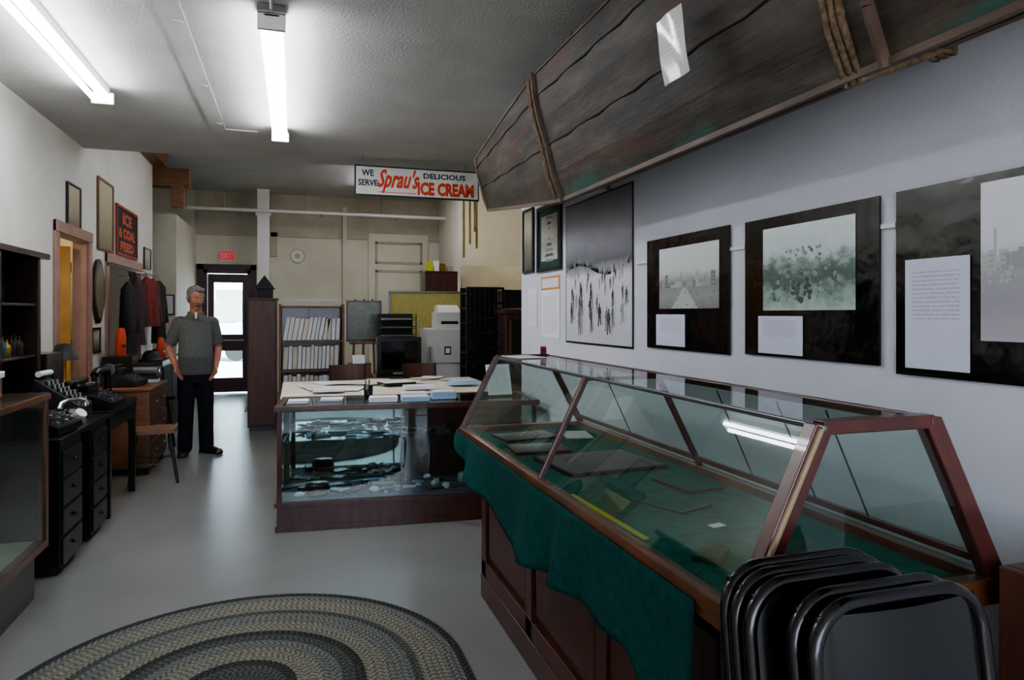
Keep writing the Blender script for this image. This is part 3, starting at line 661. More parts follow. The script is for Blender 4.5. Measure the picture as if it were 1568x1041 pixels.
# ---------------------------------------------------------------- rear furniture
b=B('tall_brown_cabinet',bev=.004); b.box(-.56,-.21,9.3,9.75,.05,1.68,M_brownc); b.box(-.58,-.19,9.28,9.77,1.68,1.7,M_brownc); b.box(-.54,-.23,9.32,9.73,0,.05,M_black)
b.box(-.55,-.22,9.285,9.3,.08,1.66,M_brownc); b.cyl((-.26,9.27,.9),(-.26,9.27,1.0),.008,M_brass); b.done()
b=B('black_birdhouse',bev=.003,M=place(-.36,9.5,1.701)); b.box(-.1,.1,-.08,.08,0,.12,M_blackm)
b.add([(-.13,-.1,.12),(.13,-.1,.12),(0,-.1,.3),(-.13,.1,.12),(.13,.1,.12),(0,.1,.3)],[(0,1,2),(3,5,4),(0,3,4,1),(1,4,5,2),(2,5,3,0)],M_blackm); b.done()
b=B('bookcase_shelves',bev=.003)
b.box(-.18,-.15,9.0,9.32,0,1.62,M_oak);b.box(.59,.62,9.0,9.32,0,1.62,M_oak);b.box(-.15,.59,9.3,9.32,.05,1.6,M_wood)
for z in (.05,.42,.79,1.16,1.6): b.box(-.15,.59,9.0,9.3,z-.02,z,M_oak)
b.done()
b=B('row_of_binders')
for z in (.43,.80,1.165):
    x=-.13
    while x<.53:
        w=U(.035,.055); h=U(.27,.31); lean=.05 if z>1.1 and x<.4 else 0.012
        b.hexa([(x,9.05,z),(x+w,9.05,z),(x+w,9.28,z),(x,9.28,z),(x+lean,9.05,z+h),(x+w+lean,9.05,z+h),(x+w+lean,9.28,z+h),(x+lean,9.28,z+h)],random.choice((M_paper,M_paper,M_lgrey,M_paper,M_cream2)))
        x+=w+.008
b.done()
b=B('stack_of_folders')
for i in range(5): b.box(-.14+U(0,.05),.5+U(0,.06),9.02,9.28,1.602+.018*i,1.602+.018*i+.014,random.choice((M_paper,M_blackm,M_cream2,M_lgrey)))
b.done()
b=B('framed_map_on_easel',bev=.002); b.box(.68,1.15,9.5,9.52,1.12,1.68,M_wood)
b.quad((.7,9.497,1.15),(1.13,9.497,1.15),(1.13,9.497,1.66),(.7,9.497,1.66),M_mapm); b.bar((.75,9.56,0),(.8,9.53,1.7),.03,.02,M_oak); b.bar((1.08,9.56,0),(1.03,9.53,1.7),.03,.02,M_oak); b.bar((.92,9.85,0),(.92,9.53,1.7),.03,.02,M_oak); b.bar((.72,9.5,1.1),(1.12,9.5,1.1),.04,.03,M_oak); b.done()
b=B('tv_stand_table',bev=.004); b.box(.62,1.62,8.65,9.25,.66,.7,M_oak)
for x in (.64,1.55):
    for y in (8.67,9.18): b.box(x,x+.05,y,y+.05,0,.66,M_oak)
b.done()
b=B('crt_television',bev=.01); b.box(1.0,1.56,8.7,8.85,.705,1.2,M_black)
b.hexa([(1.05,8.85,.73),(1.51,8.85,.73),(1.4,9.15,.8),(1.16,9.15,.8),(1.05,8.85,1.17),(1.51,8.85,1.17),(1.4,9.15,1.08),(1.16,9.15,1.08)],M_black)
b.box(1.05,1.51,8.694,8.7,.8,1.15,M_screen); b.box(1.2,1.36,8.695,8.7,.73,.76,M_grey); b.done()
b=B('letter_trays',bev=.002)
for z in (1.205,1.31,1.415):
    b.box(1.05,1.5,8.75,9.05,z,z+.008,M_black); b.bar((1.05,8.75,z+.03),(1.5,8.75,z+.03),.008,.008,M_black); b.box(1.08,1.45,8.78,9.0,z+.01,z+.025,M_grey)
for x in (1.05,1.5):
    for y in (8.75,9.05): b.bar((x,y,1.205),(x,y,1.5),.012,.012,M_black)
b.box(1.05,1.5,9.045,9.055,1.21,1.5,M_blackm); b.done()
b=B('wooden_index_box',bev=.004); b.box(.66,.93,8.72,8.95,.702,.86,M_oak); b.box(.655,.935,8.715,8.955,.86,.875,M_wood); b.quad((.7,8.73,.877),(.85,8.73,.877),(.85,8.78,.98),(.7,8.78,.98),M_papers); b.done()
b=B('yellow_partition_screen',bev=.004); b.box(1.32,2.5,9.85,9.9,.05,1.8,M_yel); b.box(1.3,2.52,9.84,9.91,1.8,1.83,M_steel)
for x in (1.3,2.49): b.box(x,x+.03,9.84,9.91,0,1.8,M_steel); b.box(x-.02,x+.05,9.7,10.05,0,.03,M_steel)
b.done()
b=B('small_refrigerator',bev=.012); b.box(1.69,2.21,9.08,9.55,.02,1.3,M_lgrey); b.box(1.69,2.21,9.02,9.07,.04,.82,M_lgrey); b.box(1.69,2.21,9.02,9.07,.84,1.29,M_lgrey)
b.box(1.72,1.74,8.99,9.02,.6,.8,M_grey); b.box(1.72,1.74,8.99,9.02,.86,1.06,M_grey); b.box(1.93,2.02,9.014,9.02,.95,1.06,M_black); b.box(1.945,2.005,9.01,9.014,.97,1.04,M_paper); b.done()
b=B('desktop_printer',bev=.012); b.box(1.84,2.2,9.1,9.45,1.302,1.52,M_lgrey); b.hexa([(1.86,9.1,1.52),(2.18,9.1,1.52),(2.18,9.4,1.52),(1.86,9.4,1.52),(1.88,9.25,1.62),(2.16,9.25,1.62),(2.16,9.4,1.62),(1.88,9.4,1.62)],M_lgrey); b.box(1.9,2.14,9.09,9.1,1.36,1.4,M_blackm); b.done()
b=B('tall_storage_cupboard',bev=.004); b.box(1.9,2.4,10.25,10.65,0,2.15,M_wood)
b.box(1.92,2.145,10.235,10.25,.05,2.12,M_mahogv);b.box(2.155,2.38,10.235,10.25,.05,2.12,M_mahogv); b.done()
b=B('assorted_supplies')
for x,w,h,m in ((1.95,.08,.1,M_yellow),(2.05,.07,.16,M_paper),(2.14,.08,.12,M_brass),(2.25,.09,.08,M_grey)): b.box(x,x+w,10.3,10.42,2.152,2.152+h,m)
b.cyl((2.0,10.5,2.152),(2.0,10.5,2.3),.05,M_yellow); b.done()
b=B('black_magazine_rack',bev=.002)
for x in (1.99,2.44): b.bar((x,8.0,0),(x,8.0,1.82),.03,.03,M_black); b.bar((x,8.3,0),(x,8.3,1.82),.03,.03,M_black)
for i in range(9):
    z=.3+i*.18; b.box(1.99,2.44,8.0,8.3,z,z+.012,M_black); b.bar((1.99,7.985,z+.07),(2.44,7.985,z+.07),.01,.03,M_black)
for i in range(7): x=2.03+i*.06; b.bar((x,7.99,.3),(x,7.99,1.8),.01,.01,M_black)
b.box(1.99,2.44,8.29,8.31,.1,1.82,M_black); b.done()
b=B('black_storage_locker',bev=.005); b.box(2.5,2.95,8.1,8.6,0,1.8,M_black); b.box(2.52,2.93,8.085,8.1,.05,1.75,M_blackm); b.done()
b=B('grandmother_clock_cabinet',bev=.005); b.box(2.32,2.78,7.55,7.9,0,.1,M_mahog); b.box(2.35,2.75,7.57,7.88,.1,1.5,M_mahog); b.box(2.31,2.79,7.54,7.9,1.5,1.56,M_mahog)
b.box(2.4,2.7,7.555,7.57,.7,1.42,M_screen)
for x in (2.39,2.54,2.69): b.box(x,x+.015,7.545,7.57,.7,1.42,M_oak)
b.done()
b=B('grey_header_panel'); b.box(2.5,4.29,10.4,10.46,1.85,2.25,M_beige); b.box(2.5,2.56,10.4,10.46,0,1.85,M_beige); b.box(4.2,4.26,10.4,10.46,0,1.85,M_beige); b.done()
b=B('hanging_bamboo_poles')
for x,y,z in ((1.96,8.05,2.18),(2.05,8.1,2.35),(2.1,8.05,2.5),(2.14,8.12,2.3)): b.cyl((x,y,z),(x,y,3.8),.014,M_bamboo,n=10)
b.done()
b=B('exit_sign',M=plane((-1.33,13.895,2.5),(1,0,0),(0,0,1))); b.box(0,.28,0,.19,-.0,.03,M_paper); b.box(.01,.27,.012,.178,.03,.034,M_exit); b.text('EXIT',.035,.245,.045,.145,.035,M_paper,bold=.02); b.done()
b=B('wall_dial',M=plane((.07,13.89,2.62),(1,0,0),(0,0,1))); b.cyl((0,0,-.005),(0,0,.02),.14,M_beige,n=32); b.cyl((0,0,.02),(0,0,.022),.12,M_lgrey,n=32); b.cyl((0,0,.022),(0,0,.024),.05,M_beige,n=24); b.done()  # plain disc standing for the round clock-like dial on the back wall

# ---------------------------------------------------------------- left side
b=B('left_glass_showcase',bev=.004); x0,x1,y0,y1=-1.9,-1.25,1.9,4.24
b.box(x0,x1-.05,y0,y1-.05,0,.26,M_wood); b.box(x0,x1,y0,y1,.26,.3,M_frame); b.box(x0,x1,y0,y1,1.04,1.08,M_wood)
b.box(x1-.002,x1+.012,y0,y1,1.045,1.075,M_frame)
for y in (y0,y1-.04): b.box(x1-.04,x1,y,y+.04,.3,1.04,M_frame); b.box(x0,x0+.03,y,y+.04,.3,1.04,M_frame)
b.box(x0,x0+.01,y0,y1,.3,1.04,M_wood); b.box(x1-.012,x1-.008,y0+.04,y1-.04,.3,1.04,M_glass2); b.box(x0+.03,x1-.04,y1-.012,y1-.008,.3,1.04,M_wood)
b.box(x0+.02,x1-.1,y0,y1-.05,.68,.685,M_glass2); b.box(x0+.02,x1-.05,y0+.05,y1-.05,.301,.305,M_cream2); b.done()
b=B('donation_box',M=place(-1.48,3.95,1.081,10),bev=.003); b.box(-.1,.1,-.1,.08,0,.1,M_oak); b.box(-.11,.11,-.11,.09,.1,.13,M_paper); b.box(-.05,.05,-.02,.02,.13,.2,M_paper); b.done()
def pedestal(b,y0,y1,zt,m,x0=-1.88,x1=-1.27):
    b.box(x0,x1,y0,y1,.04,zt,m); h=(zt-.1)/4
    for i in range(4): b.box(x1,x1+.012,y0+.015,y1-.015,.06+i*h,.06+i*h+h-.015,m); b.ell((x1+.02,(y0+y1)/2,.06+i*h+h/2),.012,M_black,n=8,k=6)
    b.box(x0,x1-.03,y0+.02,y1-.02,0,.04,M_blackm)
b=B('black_pedestal_desk',bev=.005); pedestal(b,4.5,4.9,.76,M_black); pedestal(b,5.12,5.5,.76,M_black); b.box(-1.9,-1.25,4.45,5.52,.76,.79,M_black); b.done()
b=B('dark_wood_hutch',bev=.006); b.box(-1.9,-1.68,4.27,4.30,.792,1.88,M_wood); b.box(-1.9,-1.68,5.5,5.54,.792,1.88,M_wood); b.box(-1.9,-1.88,4.3,5.5,.792,1.88,M_blackm)
for z in (.792,1.2,1.55): b.box(-1.88,-1.7,4.3,5.5,z,z+.02,M_wood)
b.box(-1.92,-1.64,4.24,5.6,1.88,1.92,M_wood); b.box(-1.7,-1.67,4.8,4.84,.813,1.88,M_wood)
b.box(-1.695,-1.68,4.31,4.78,1.22,1.86,M_wood); b.done()
b=B('hutch_bottles')
for i in range(8):
    y=4.95+.07*i; h=U(.1,.2); b.lathe([(.025,0),(.027,.01),(.027,h*.6),(.01,h*.8),(.01,h)],(-1.78,y,1.221),random.choice((M_black,M_greenb,M_brass,M_wood)),n=12)
b.done()
b=B('leaning_botanical_print',M=plane((-1.74,4.45,1.925),(0.0,1,0),(-.25,0,.968)),bev=.002); b.box(0,.62,0,.38,-.006,0,M_cream2); b.quad((.01,.01,.001),(.61,.01,.001),(.61,.37,.001),(.01,.37,.001),uvphoto('botanical',[(0,0xb0aa90),(.4,0x8f8a6c),(.6,0xb8b298),(1,0xc2bca4)],9,21,.9)); b.done()
b=B('black_side_table',bev=.004); b.box(-1.9,-1.28,5.62,6.55,.75,.79,M_black)
for x in (-1.87,-1.33):
    for y in (5.65,6.47): b.box(x,x+.05,y,y+.05,0,.75,M_black)
b.box(-1.86,-1.3,5.67,6.5,.62,.75,M_black); b.box(-1.86,-1.34,5.68,5.98,.08,.62,M_black); b.done()
def typewriter(x,y,z,a,m=M_black,sc_=1):
    b=B('typewriter',M=place(x,y,z,a)@Matrix.Scale(sc_,4),bev=.004)
    b.hexa([(-.17,-.18,.01),(.17,-.18,.01),(.17,.17,.01),(-.17,.17,.01),(-.17,-.18,.05),(.17,-.18,.05),(.16,.15,.17),(-.16,.15,.17)],m)
    b.box(-.13,.13,0,.12,.12,.18,m)
    b.cyl((-.2,.12,.2),(.2,.12,.2),.025,M_blackm); b.cyl((-.23,.12,.2),(-.2,.12,.2),.02,m); b.cyl((.2,.12,.2),(.23,.12,.2),.02,m)
    b.bar((-.2,.16,.185),(.2,.16,.185),.02,.02,M_steel); b.bar((-.2,.08,.2),(-.25,.04,.23),.01,.01,M_metal)
    for r_ in range(4):
        for c_ in range(10):
            xx=-.13+.028*c_+.006*r_; yy=-.16+.032*r_; zz=.075+.016*r_; b.cyl((xx,yy,zz-.03),(xx,yy,zz),.003,M_steel,n=6); b.cyl((xx,yy,zz),(xx,yy,zz+.005),.011,M_grey if (r_+c_)%4==0 else m,n=10)
    t=[(.1*math.cos(k_),.02+.03*math.sin(k_),.185) for k_ in [math.pi*i/10 for i in range(11)]]; b.tube(t,.006,M_steel)
    for sx in (-.15,.15):
        for sy in (-.15,.15): b.cyl((sx,sy,0),(sx,sy,.02),.012,M_blackm)
    return b.done()
def adding(x,y,z,a,h=1.0):
    b=B('adding_machine',M=place(x,y,z,a),bev=.006); b.hexa([(-.12,-.15,0),(.12,-.15,0),(.12,.15,0),(-.12,.15,0),(-.12,-.15,.07*h),(.12,-.15,.07*h),(.11,.12,.2*h),(-.11,.12,.2*h)],M_blackm)
    for r_ in range(6):
        for c_ in range(6): b.cyl((-.08+.032*c_,-.12+.035*r_,(.08+.017*r_)*h-.005),(-.08+.032*c_,-.12+.035*r_,(.1+.017*r_)*h),.009,M_grey if c_%2 else M_black,n=8)
    b.cyl((-.09,.1,.22*h),(.09,.1,.22*h),.02,M_paper); b.tube([(.12,0,.08),(.15,0,.1),(.15,-.05,.2)],.008,M_steel); b.ell((.15,-.05,.2),.018,M_black,n=10,k=6); b.done()
typewriter(-1.45,4.72,.791,85); adding(-1.5,5.33,.791,85,1.4)
typewriter(-1.44,5.88,.791,88,sc_=.98); typewriter(-1.55,7.36,.811,80,M_blackm,.9)
b=B('desk_telephone',M=place(-1.36,5.06,.791,60),bev=.004); b.lathe([(.08,0),(.08,.02),(.06,.06),(.045,.1)],(0,0,0),M_metal); b.cyl((0,-.045,.05),(0,-.07,.075),.035,M_lgrey,n=20)
b.tube([(-.1,0,.11),(-.09,0,.14),(-.04,0,.155),(.04,0,.155),(.09,0,.14),(.1,0,.11)],[.026,.018,.013,.013,.018,.026],M_metal); b.done()
b=B('display_card_holder',M=place(-1.62,5.03,.791,75)); b.quad((-.07,0,0),(.07,0,0),(.07,.04,.19),(-.07,.04,.19),M_papers); b.box(-.07,.07,0,.06,0,.006,M_black); b.done()
b=B('vintage_radio',M=place(-1.78,5.84,.791,90),bev=.012); b.box(-.18,.18,-.1,.1,0,.42,M_wood); b.cyl((0,-.1,.28),(0,-.108,.28),.07,M_blackm); b.box(-.11,.11,-.106,-.1,.04,.1,M_oak)
for x in (-.07,0,.07): b.cyl((x,-.12,.07),(x,-.1,.07),.014,M_black)
b.done()
b=B('wooden_seat_chair',M=place(-1.2,6.82,0,10),bev=.004)
b.prism([(-.17,-.16),(.17,-.16),(.19,0),(.15,.18),(-.15,.18),(-.19,0)],.44,.475,mat('worn_seat',0x6b4a36,.5))
for sx in (-1,1):
    for sy in (-1,1): b.cyl((sx*.19,sy*.19,0),(sx*.13,sy*.13,.44),.013,M_black,n=10)
b.tube([(.17*c,.17*s_,.18) for c,s_ in ((1,1),(-1,1),(-1,-1),(1,-1))],.008,M_black,closed=True)
b.tube([(-.17,-.15,.45),(-.2,-.14,.62),(-.21,-.08,.74),(-.215,0,.77),(-.21,.08,.74),(-.2,.14,.62),(-.17,.15,.45)],.012,M_wood)
b.done()
b=B('wooden_drawer_chest',bev=.006); b.box(-1.86,-1.28,7.1,7.9,.06,.78,M_oak); b.box(-1.88,-1.26,7.08,7.92,.78,.81,M_oak)
for i in range(3):
    b.box(-1.28,-1.265,7.13,7.87,.09+.23*i,.09+.23*i+.21,M_brownc)
    for y in (7.3,7.7): b.ell((-1.255,y,.2+.23*i),.015,M_brass,n=8,k=6)
for x in (-1.85,-1.33):
    for y in (7.11,7.85): b.box(x,x+.04,y,y+.04,0,.06,M_wood)
b.done()
b=B('wooden_stool',bev=.004); b.cyl((-1.42,8.4,.55),(-1.42,8.4,.59),.17,M_wood,n=24)
for i in range(4): t=math.pi/4+i*math.pi/2; b.cyl((-1.42+.19*math.cos(t),8.4+.19*math.sin(t),0),(-1.42+.1*math.cos(t),8.4+.1*math.sin(t),.55),.014,M_wood,n=8)
b.tube([(-1.42+.15*math.cos(i*math.pi/10),8.4+.15*math.sin(i*math.pi/10),.22) for i in range(20)],.008,M_wood,closed=True); b.done()
b=B('stacked_books')
for i in range(6): b.M=place(-1.42,7.76,.811+.031*i,U(-10,10)); b.box(-.11,.11,-.11,.11,0,.03,random.choice((M_grey,M_wood,M_blackm,M_paperb,M_wood)))
b.done()
b=B('sewing_machine',M=place(-1.5,6.34,.791,85)); b.box(-.18,.18,-.07,.07,0,.03,M_oak); b.tube([(.14,0,.03),(.14,0,.2),(.11,0,.25),(-.1,0,.25),(-.15,0,.22)],[.035,.03,.03,.028,.03],M_black,n=12); b.cyl((-.15,0,.22),(-.15,0,.06),.02,M_black); b.cyl((.165,0,.24),(.18,0,.24),.05,M_steel); b.done()
b=B('table_lamp',M=place(-1.75,6.3,.791)); b.lathe([(.07,0),(.07,.015),(.02,.04),(.012,.3),(.015,.36)],(0,0,0),M_brass); b.lathe([(.1,.34),(.06,.46),(.02,.47)],(0,0,0),M_blackm); b.done()
def frL(name,y0,y1,z0,z1,fm,pm,**k): return framed(name,wL(y0,z0),y1-y0,z1-z0,fm,pm,**k)
sep=uvphoto('sepia_print',[(0,0x6e6450),(.5,0xa39a80),(1,0xbdb59c)],6,31,.7)
frL('framed_certificate',6.98,7.38,2.27,2.68,M_black,sep).done()
frL('tall_framed_document',7.98,8.6,2.17,2.92,M_oak,sep,fw=.025).done()
b=frL('red_lettered_sign',8.74,9.82,2.18,2.76,mat('red_frame',0x8c2c20,.5),M_blackm,fw=.03,mm=None)
ro=mat('ochre_red_lettering',0xb24a2c,.5)
b.text('ICE',.3,.78,.37,.51,.009,ro,bold=.05); b.text('& COAL',.12,.96,.21,.33,.009,ro,bold=.05); b.text('FEED',.2,.88,.06,.17,.009,ro,bold=.05); b.done()
frL('framed_certificate',10.25,10.7,2.1,2.4,M_black,sep).done()
b=B('carved_shield_plaque',M=wL(7.76,1.4),bev=.004)
pts=[(.21+.2*math.sin(t)*(1 if math.cos(t)<.6 else .8),.33-.33*math.cos(t)) for t in [2*math.pi*i/28 for i in range(28)]]
b.prism(pts,0,.03,M_wood); b.prism([(.21+(x-.21)*.8,.33+(y-.33)*.85) for x,y in pts],.03,.034,sep)
b.done()
frL('small_framed_photo',7.76,8.06,1.1,1.36,M_black,port).done()
def coat(y,z,m,w=.18,L=.7,dx=0,name='hanging_jacket'):
    b=B(name); rings=[]
    x=XL+.15+dx
    for i,(q,sw,sd) in enumerate(((0,.12,.25),(.04,.45,.5),(.1,.9,.9),(.25,1,1),(.5,.9,1),(.75,1,1.05),(1,1.1,1.1))):
        rings.append([(x+.07*sd*math.sin(t)*(1+.25*math.sin(5*t+i)),y+w*sw*math.cos(t),z-L*q) for t in [2*math.pi*j/28 for j in range(28)]])
    b.loft(rings,m)
    for sy in (-1,1): b.tube([(x,y+sy*w*.75,z-.09),(x+.02,y+sy*w*1.02,z-.3),(x+.05,y+sy*w*1.0,z-.58)],[.05,.05,.045],m,n=10)
    b.tube([(x,y,z+.0),(x,y,z+.05),(x-.03,y,z+.065),(x-.1,y,z+.065)],.005,M_steel)
    b.done()
dk1=mat('dark_coat',0x1c191b,.85); dk2=mat('charcoal_coat',0x3a2523,.85)
coat(8.62,1.86,dk1,L=.8,dx=.01); coat(9.08,1.93,dk2,L=.8,dx=.01); coat(9.52,1.96,M_red,L=.62,dx=.03); coat(9.95,1.96,mat('maroon_coat',0x5a2622,.8),L=.62,dx=.02); coat(10.4,1.95,dk1,L=.85,dx=.02)
b=B('coat_rack_rail'); b.bar((XL+.03,8.3,2.035),(XL+.03,10.65,2.035),.02,.03,M_wood); b.done()
def hat(x,y,z,m):
    b=B('helmet'); b.lathe([(.13,0),(.135,.008),(.105,.015),(.095,.05),(.08,.09),(.05,.115),(.01,.12)],(x,y,z),m); b.done()
b=B('clothing_chest',bev=.005); b.box(-1.88,-1.45,8.75,10.4,0,.95,M_wood)
for i in range(3): b.box(-1.45,-1.435,8.78+.54*i,9.28+.54*i,.1,.88,M_blackm)
b.done()
hat(-1.6,8.95,.951,M_blackm); hat(-1.6,9.35,.951,M_black); hat(-1.6,9.75,.951,M_orange)
def vest(x,y,z,s):
    b=B('orange_life_vest',M=place(x,y,z)@Matrix.Scale(s,4))
    for sy in (-.07,.07): b.loft([[(.045*math.sin(t)*s_,sy+.055*math.cos(t)*s_,z) for t in [2*math.pi*j/14 for j in range(14)]] for z,s_ in ((0,.7),(.03,1),(.2,1),(.3,.7),(.33,.3))],M_orange)
    b.bar((.04,-.12,.12),(.04,.12,.12),.01,.03,M_black); b.done()
vest(-1.76,8.22,1.052,.9); vest(-1.53,9.15,.952,.8)
b=B('pedestal_display_plinth',bev=.004); b.box(-1.9,-1.62,8.06,8.36,0,1.05,M_wood); b.done()
framed('framed_notice',plane((-2.06,11.695,1.48),(1,0,0),(0,0,1)),.3,.32,M_wood,M_papers).done()
b=B('door_stop_wedge'); b.hexa([(-.72,11.2,0),(-.6,11.2,0),(-.6,11.45,0),(-.72,11.45,0),(-.72,11.2,.005),(-.6,11.2,.005),(-.6,11.45,.04),(-.72,11.45,.04)],M_blackm); b.done()

# ---------------------------------------------------------------- the man
def build_man(px,py,rot):
    SK=mat('skin',0xb27f6a,.5,c2=0xa5705c,scale=20); HA=mat('grey_hair',0x84817d,.8,c2=0x625f5b,scale=60,bump=.5,bscale=150)
    SH=mat('grey_polo',0x646665,.9,c2=0x5a5c5b,scale=40,spec=.2,bump=.3,bscale=9); TR=mat('dark_jeans',0x15171e,.85,spec=.2,c2=0x1d1f27,scale=30,bump=.3,bscale=8); SO=mat('dark_shoes',0x1b1614,.4)
    fin=B('standing_man')
    def limb(b,pts,rs):
        for i in range(len(pts)-1): b.cyl(pts[i],pts[i+1],rs[i],SK,r2=rs[i+1],n=16)
        for p,r in zip(pts,rs): b.ell(p,r,SK,n=16,k=10)
    b=B('x')
    limb(b,[(0,.0,1.0),(0,.0,1.36)],[.11,.10]); limb(b,[(0,.02,1.40),(0,.0,1.52),(0,-.016,1.60)],[.07,.06,.058])
    arms={-1:[(-.165,.015,1.405),(-.26,.07,1.14),(-.19,-.06,.945)],1:[(.165,.015,1.405),(.225,.07,1.13),(.195,-.05,.925)]}
    for s_ in (-1,1):
        a=arms[s_]; mid=[(Vector(a[1])+(Vector(a[2])-Vector(a[1]))*.35)]
        limb(b,[a[0],a[1],mid[0],a[2]],[.048,.04,.041,.028])
        w=Vector(a[2]); d=Vector((-s_*.03,-.05,-.09)).normalized(); side=Vector((s_*.35,-.9,0)).normalized()
        for k_ in range(4):
            o_=side*(-.03+.02*k_); base=w+d*.085+o_
            limb(b,[w+d*.01+o_*.6,base],[.017,.014])
            ln=(.065,.078,.082,.07)[k_]; c1=base+d*ln*.5+Vector((-s_*.006,0,0)); c2_=c1+(d+Vector((-s_*.35,0,0))).normalized()*ln*.5
            limb(b,[base,c1,c2_],[.0095,.009,.0075])
        t0=w+d*.02+side*.028; t1=t0+(d*.6+side*.8).normalized()*.04; t2=t1+(d+side*.2).normalized()*.035
        limb(b,[t0,t1,t2],[.014,.012,.009])
    for s_ in (-1,1): limb(b,[(s_*.085,0,.92),(s_*.09,-.01,.5),(s_*.1,.02,.1)],[.075,.05,.04])
    HM=Matrix.Translation((0,-.045,1.668))@Matrix.Rotation(math.radians(20),4,'Z')@Matrix.Rotation(math.radians(16),4,'X')@Matrix.Scale(1.04,4)
    b.M=HM
    b.ell((0,.018,.03),(.074,.094,.085),SK); b.ell((0,-.022,-.025),(.061,.075,.085),SK); b.ell((0,-.05,-.085),(.034,.035,.03),SK); b.ell((0,-.01,-.065),(.055,.06,.045),SK)
    limb(b,[(0,-.092,.022),(0,-.112,-.018)],[.008,.014]); b.ell((.011,-.1,-.022),(.009,.012,.008),SK);b.ell((-.011,-.1,-.022),(.009,.012,.008),SK)
    for s_ in (-1,1): b.ell((s_*.078,.012,-.005),(.009,.019,.031),SK); b.ell((s_*.028,-.083,.03),(.022,.013,.008),SK); b.ell((s_*.038,-.072,-.02),(.02,.018,.018),SK)
    limb(b,[(-.02,-.094,-.055),(0,-.099,-.055),(.02,-.094,-.055)],[.006,.008,.006])
    v,f=remesh(b,.006,3); fin.add(v,f,SK,True)
    EW=mat('eye_white',0xcfc8c0,.3)
    for s_ in (-1,1):
        fin.M=HM; fin.ell((s_*.028,-.0895,.012),(.0125,.007,.006),EW,n=12,k=8); fin.ell((s_*.028,-.0955,.011),(.005,.003,.005),M_black,n=8,k=6)
        fin.tube([(s_*.012,-.1,.03),(s_*.03,-.1,.036),(s_*.047,-.088,.03)],[.003,.0045,.003],HA,n=6)
    fin.tube([(-.03,-.09,-.047),(-.013,-.104,-.04),(0,-.106,-.037),(.013,-.104,-.04),(.03,-.09,-.047)],[.003,.007,.006,.007,.003],HA,n=8)
    fin.tube([(-.022,-.098,-.056),(0,-.105,-.055),(.022,-.098,-.056)],[.002,.003,.002],mat('lips',0x8a5048,.5),n=6)
    h=B('x',M=HM); h.ell((0,.03,.045),(.08,.094,.08),HA); h.ell((0,.055,-.01),(.072,.065,.075),HA); h.ell((-.068,.0,.012),(.014,.03,.04),HA); h.ell((.068,.0,.012),(.014,.03,.04),HA); h.ell((.02,-.035,.095),(.05,.045,.025),HA)
    v,f=remesh(h,.006,1); fin.M=Matrix(); fin.add(v,f,HA,True)
    b=B('x'); n=28
    def ring(z,cx_,cy_,rx,ry,p=2.3):
        out=[]
        for j in range(n):
            t=2*math.pi*j/n; c_,s_=math.cos(t),math.sin(t)
            out.append((cx_+rx*math.copysign(abs(c_)**(2/p),c_),cy_+ry*math.copysign(abs(s_)**(2/p),s_),z))
        return out
    b.loft([ring(*a) for a in ((.85,0,0,.162,.132),(.87,0,0,.17,.138),(.95,0,-.012,.17,.15),(1.05,0,-.03,.172,.168),(1.15,0,-.025,.168,.158),(1.28,0,-.005,.168,.135),(1.36,0,.008,.17,.12),(1.42,0,.012,.155,.1),(1.47,0,.012,.105,.075),(1.51,0,.008,.07,.064))],SH)
    for s_ in (-1,1):
        a=[Vector(q) for q in arms[s_]]; e_=a[0]+(a[1]-a[0])*.84
        for p0,p1,r0,r1 in ((Vector((s_*.11,.01,1.425)),a[0],.06,.066),(a[0],e_,.066,.064)): b.cyl(p0,p1,r0,SH,r2=r1)
        b.ell(a[0],.066,SH)
    v,f=remesh(b,.008,5); fin.add(v,f,SH,True)
    fin.tube([(.072*math.cos(t),.002+.068*math.sin(t),1.508+.014*math.sin(t)) for t in [2*math.pi*i/24 for i in range(24)] ],.013,SH,n=8,closed=True)
    for s_ in (-1,1): fin.add([(s_*.008,-.083,1.485),(s_*.055,-.06,1.525),(s_*.085,-.07,1.475),(s_*.045,-.11,1.44)],[(0,1,2,3)],SH)
    fin.add([(-.014,-.07,1.515),(.014,-.07,1.515),(.008,-.115,1.45),(-.008,-.115,1.45)],[(0,1,2,3)],M_paper)
    b=B('x'); b.loft([ring(*a) for a in ((.76,0,0,.16,.115),(.84,0,0,.162,.125),(.95,0,0,.155,.122),(1.0,0,0,.145,.115))],TR)
    for s_ in (-1,1): limb(b,[(s_*.082,0,.84),(s_*.09,-.015,.66),(s_*.095,-.02,.5),(s_*.1,.01,.28),(s_*.106,.015,.075)],[.098,.09,.08,.076,.074])
    v,f=remesh(b,.009,4); fin.add(v,f,TR,True)
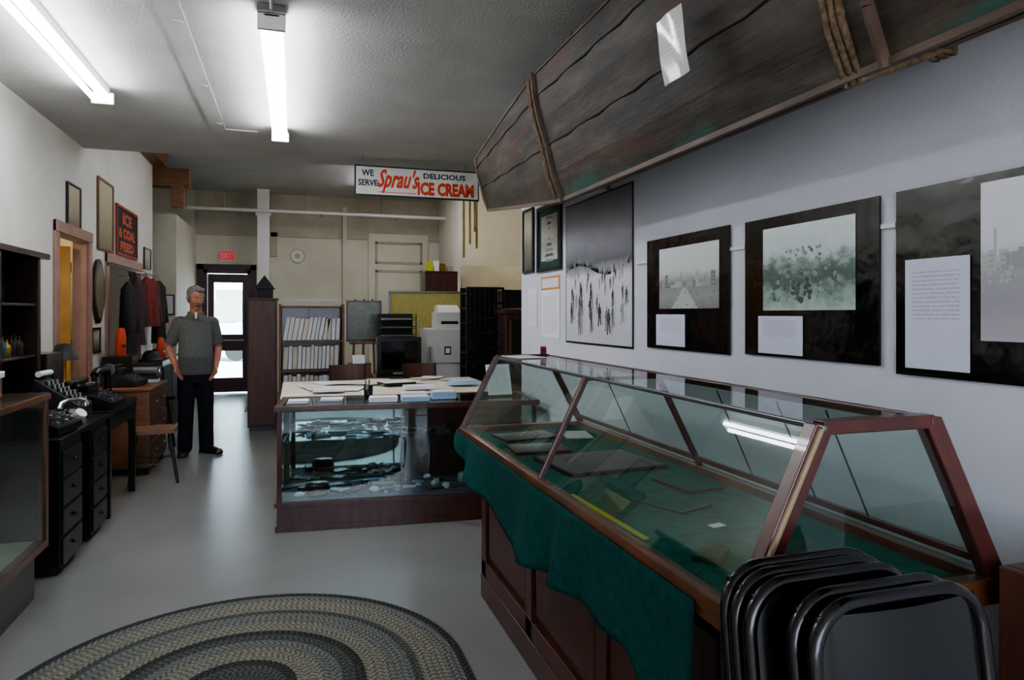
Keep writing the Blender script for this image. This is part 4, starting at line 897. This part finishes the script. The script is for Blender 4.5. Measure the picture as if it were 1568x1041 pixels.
    for s_,an in ((-1,-8),(1,42)):
        b=B('x',M=Matrix.Translation((s_*.11,.015,0))@Matrix.Rotation(math.radians(an),4,'Z'))
        b.loft([[(.05*w*math.cos(t),yy,max(.004,zz+zz*math.sin(t))) for t in [2*math.pi*j/16 for j in range(16)]] for yy,w,zz in ((.09,.5,.03),(.075,.75,.045),(.02,.8,.055),(-.05,.85,.045),(-.12,1,.035),(-.18,.9,.028),(-.205,.5,.02))],SO)
        b.box(-.045,.045,-.19,.08,.002,.02,SO)
        v,f=remesh(b,.007,3); fin.add(v,f,SO,True)
    o=fin.done(); o.matrix_world=place(px,py,0,rot); return o
build_man(-1.0,8.0,8)

# ---------------------------------------------------------------- lights, world, camera
def lamp(name,kind,loc,en,col=(1,1,1),size=None,rot=None,sy=None):
    l=bpy.data.lights.new(name,kind); l.energy=en; l.color=col
    if size and kind=='AREA': l.size=size
    if sy: l.shape='RECTANGLE'; l.size_y=sy
    if size and kind=='POINT': l.shadow_soft_size=size
    o=bpy.data.objects.new(name,l); COL.objects.link(o); o.location=loc
    if rot: o.rotation_euler=[math.radians(a) for a in rot]
    return o
w=bpy.data.worlds.new('sky'); sc.world=w; w.use_nodes=True
bg=w.node_tree.nodes['Background']; bg.inputs[0].default_value=(.76,.84,1,1); bg.inputs[1].default_value=8.5
p=lamp('window_portal','AREA',(-.1,-3.0,1.75),1,size=3.2,sy=2.0,rot=(90,0,0)); p.data.cycles.is_portal=True
p=lamp('door_portal','AREA',(-1.18,13.92,1.15),1,size=.8,sy=2.2,rot=(-90,0,0)); p.data.cycles.is_portal=True
lamp('sun','SUN',(0,-10,20),45,(1,.97,.92),rot=(35,0,0))
lamp('side_room_bulb','POINT',(-2.9,7.1,2.5),30,(1,.8,.5),.06)
lamp('rear_corner_bulb','POINT',(3.5,9.6,3.1),40,(1,.9,.7),.1)
try:
    sc.view_settings.view_transform='AgX'; sc.view_settings.look='AgX - Medium High Contrast'
except Exception as e: print(e)
cam=bpy.data.cameras.new('camera'); cam.lens=24; cam.sensor_width=36; cam.shift_y=-.0256; cam.clip_start=.05
co=bpy.data.objects.new('camera',cam); COL.objects.link(co); co.location=(0,0,1.5); co.rotation_euler=(math.radians(90),0,math.radians(-17.73)); sc.camera=co
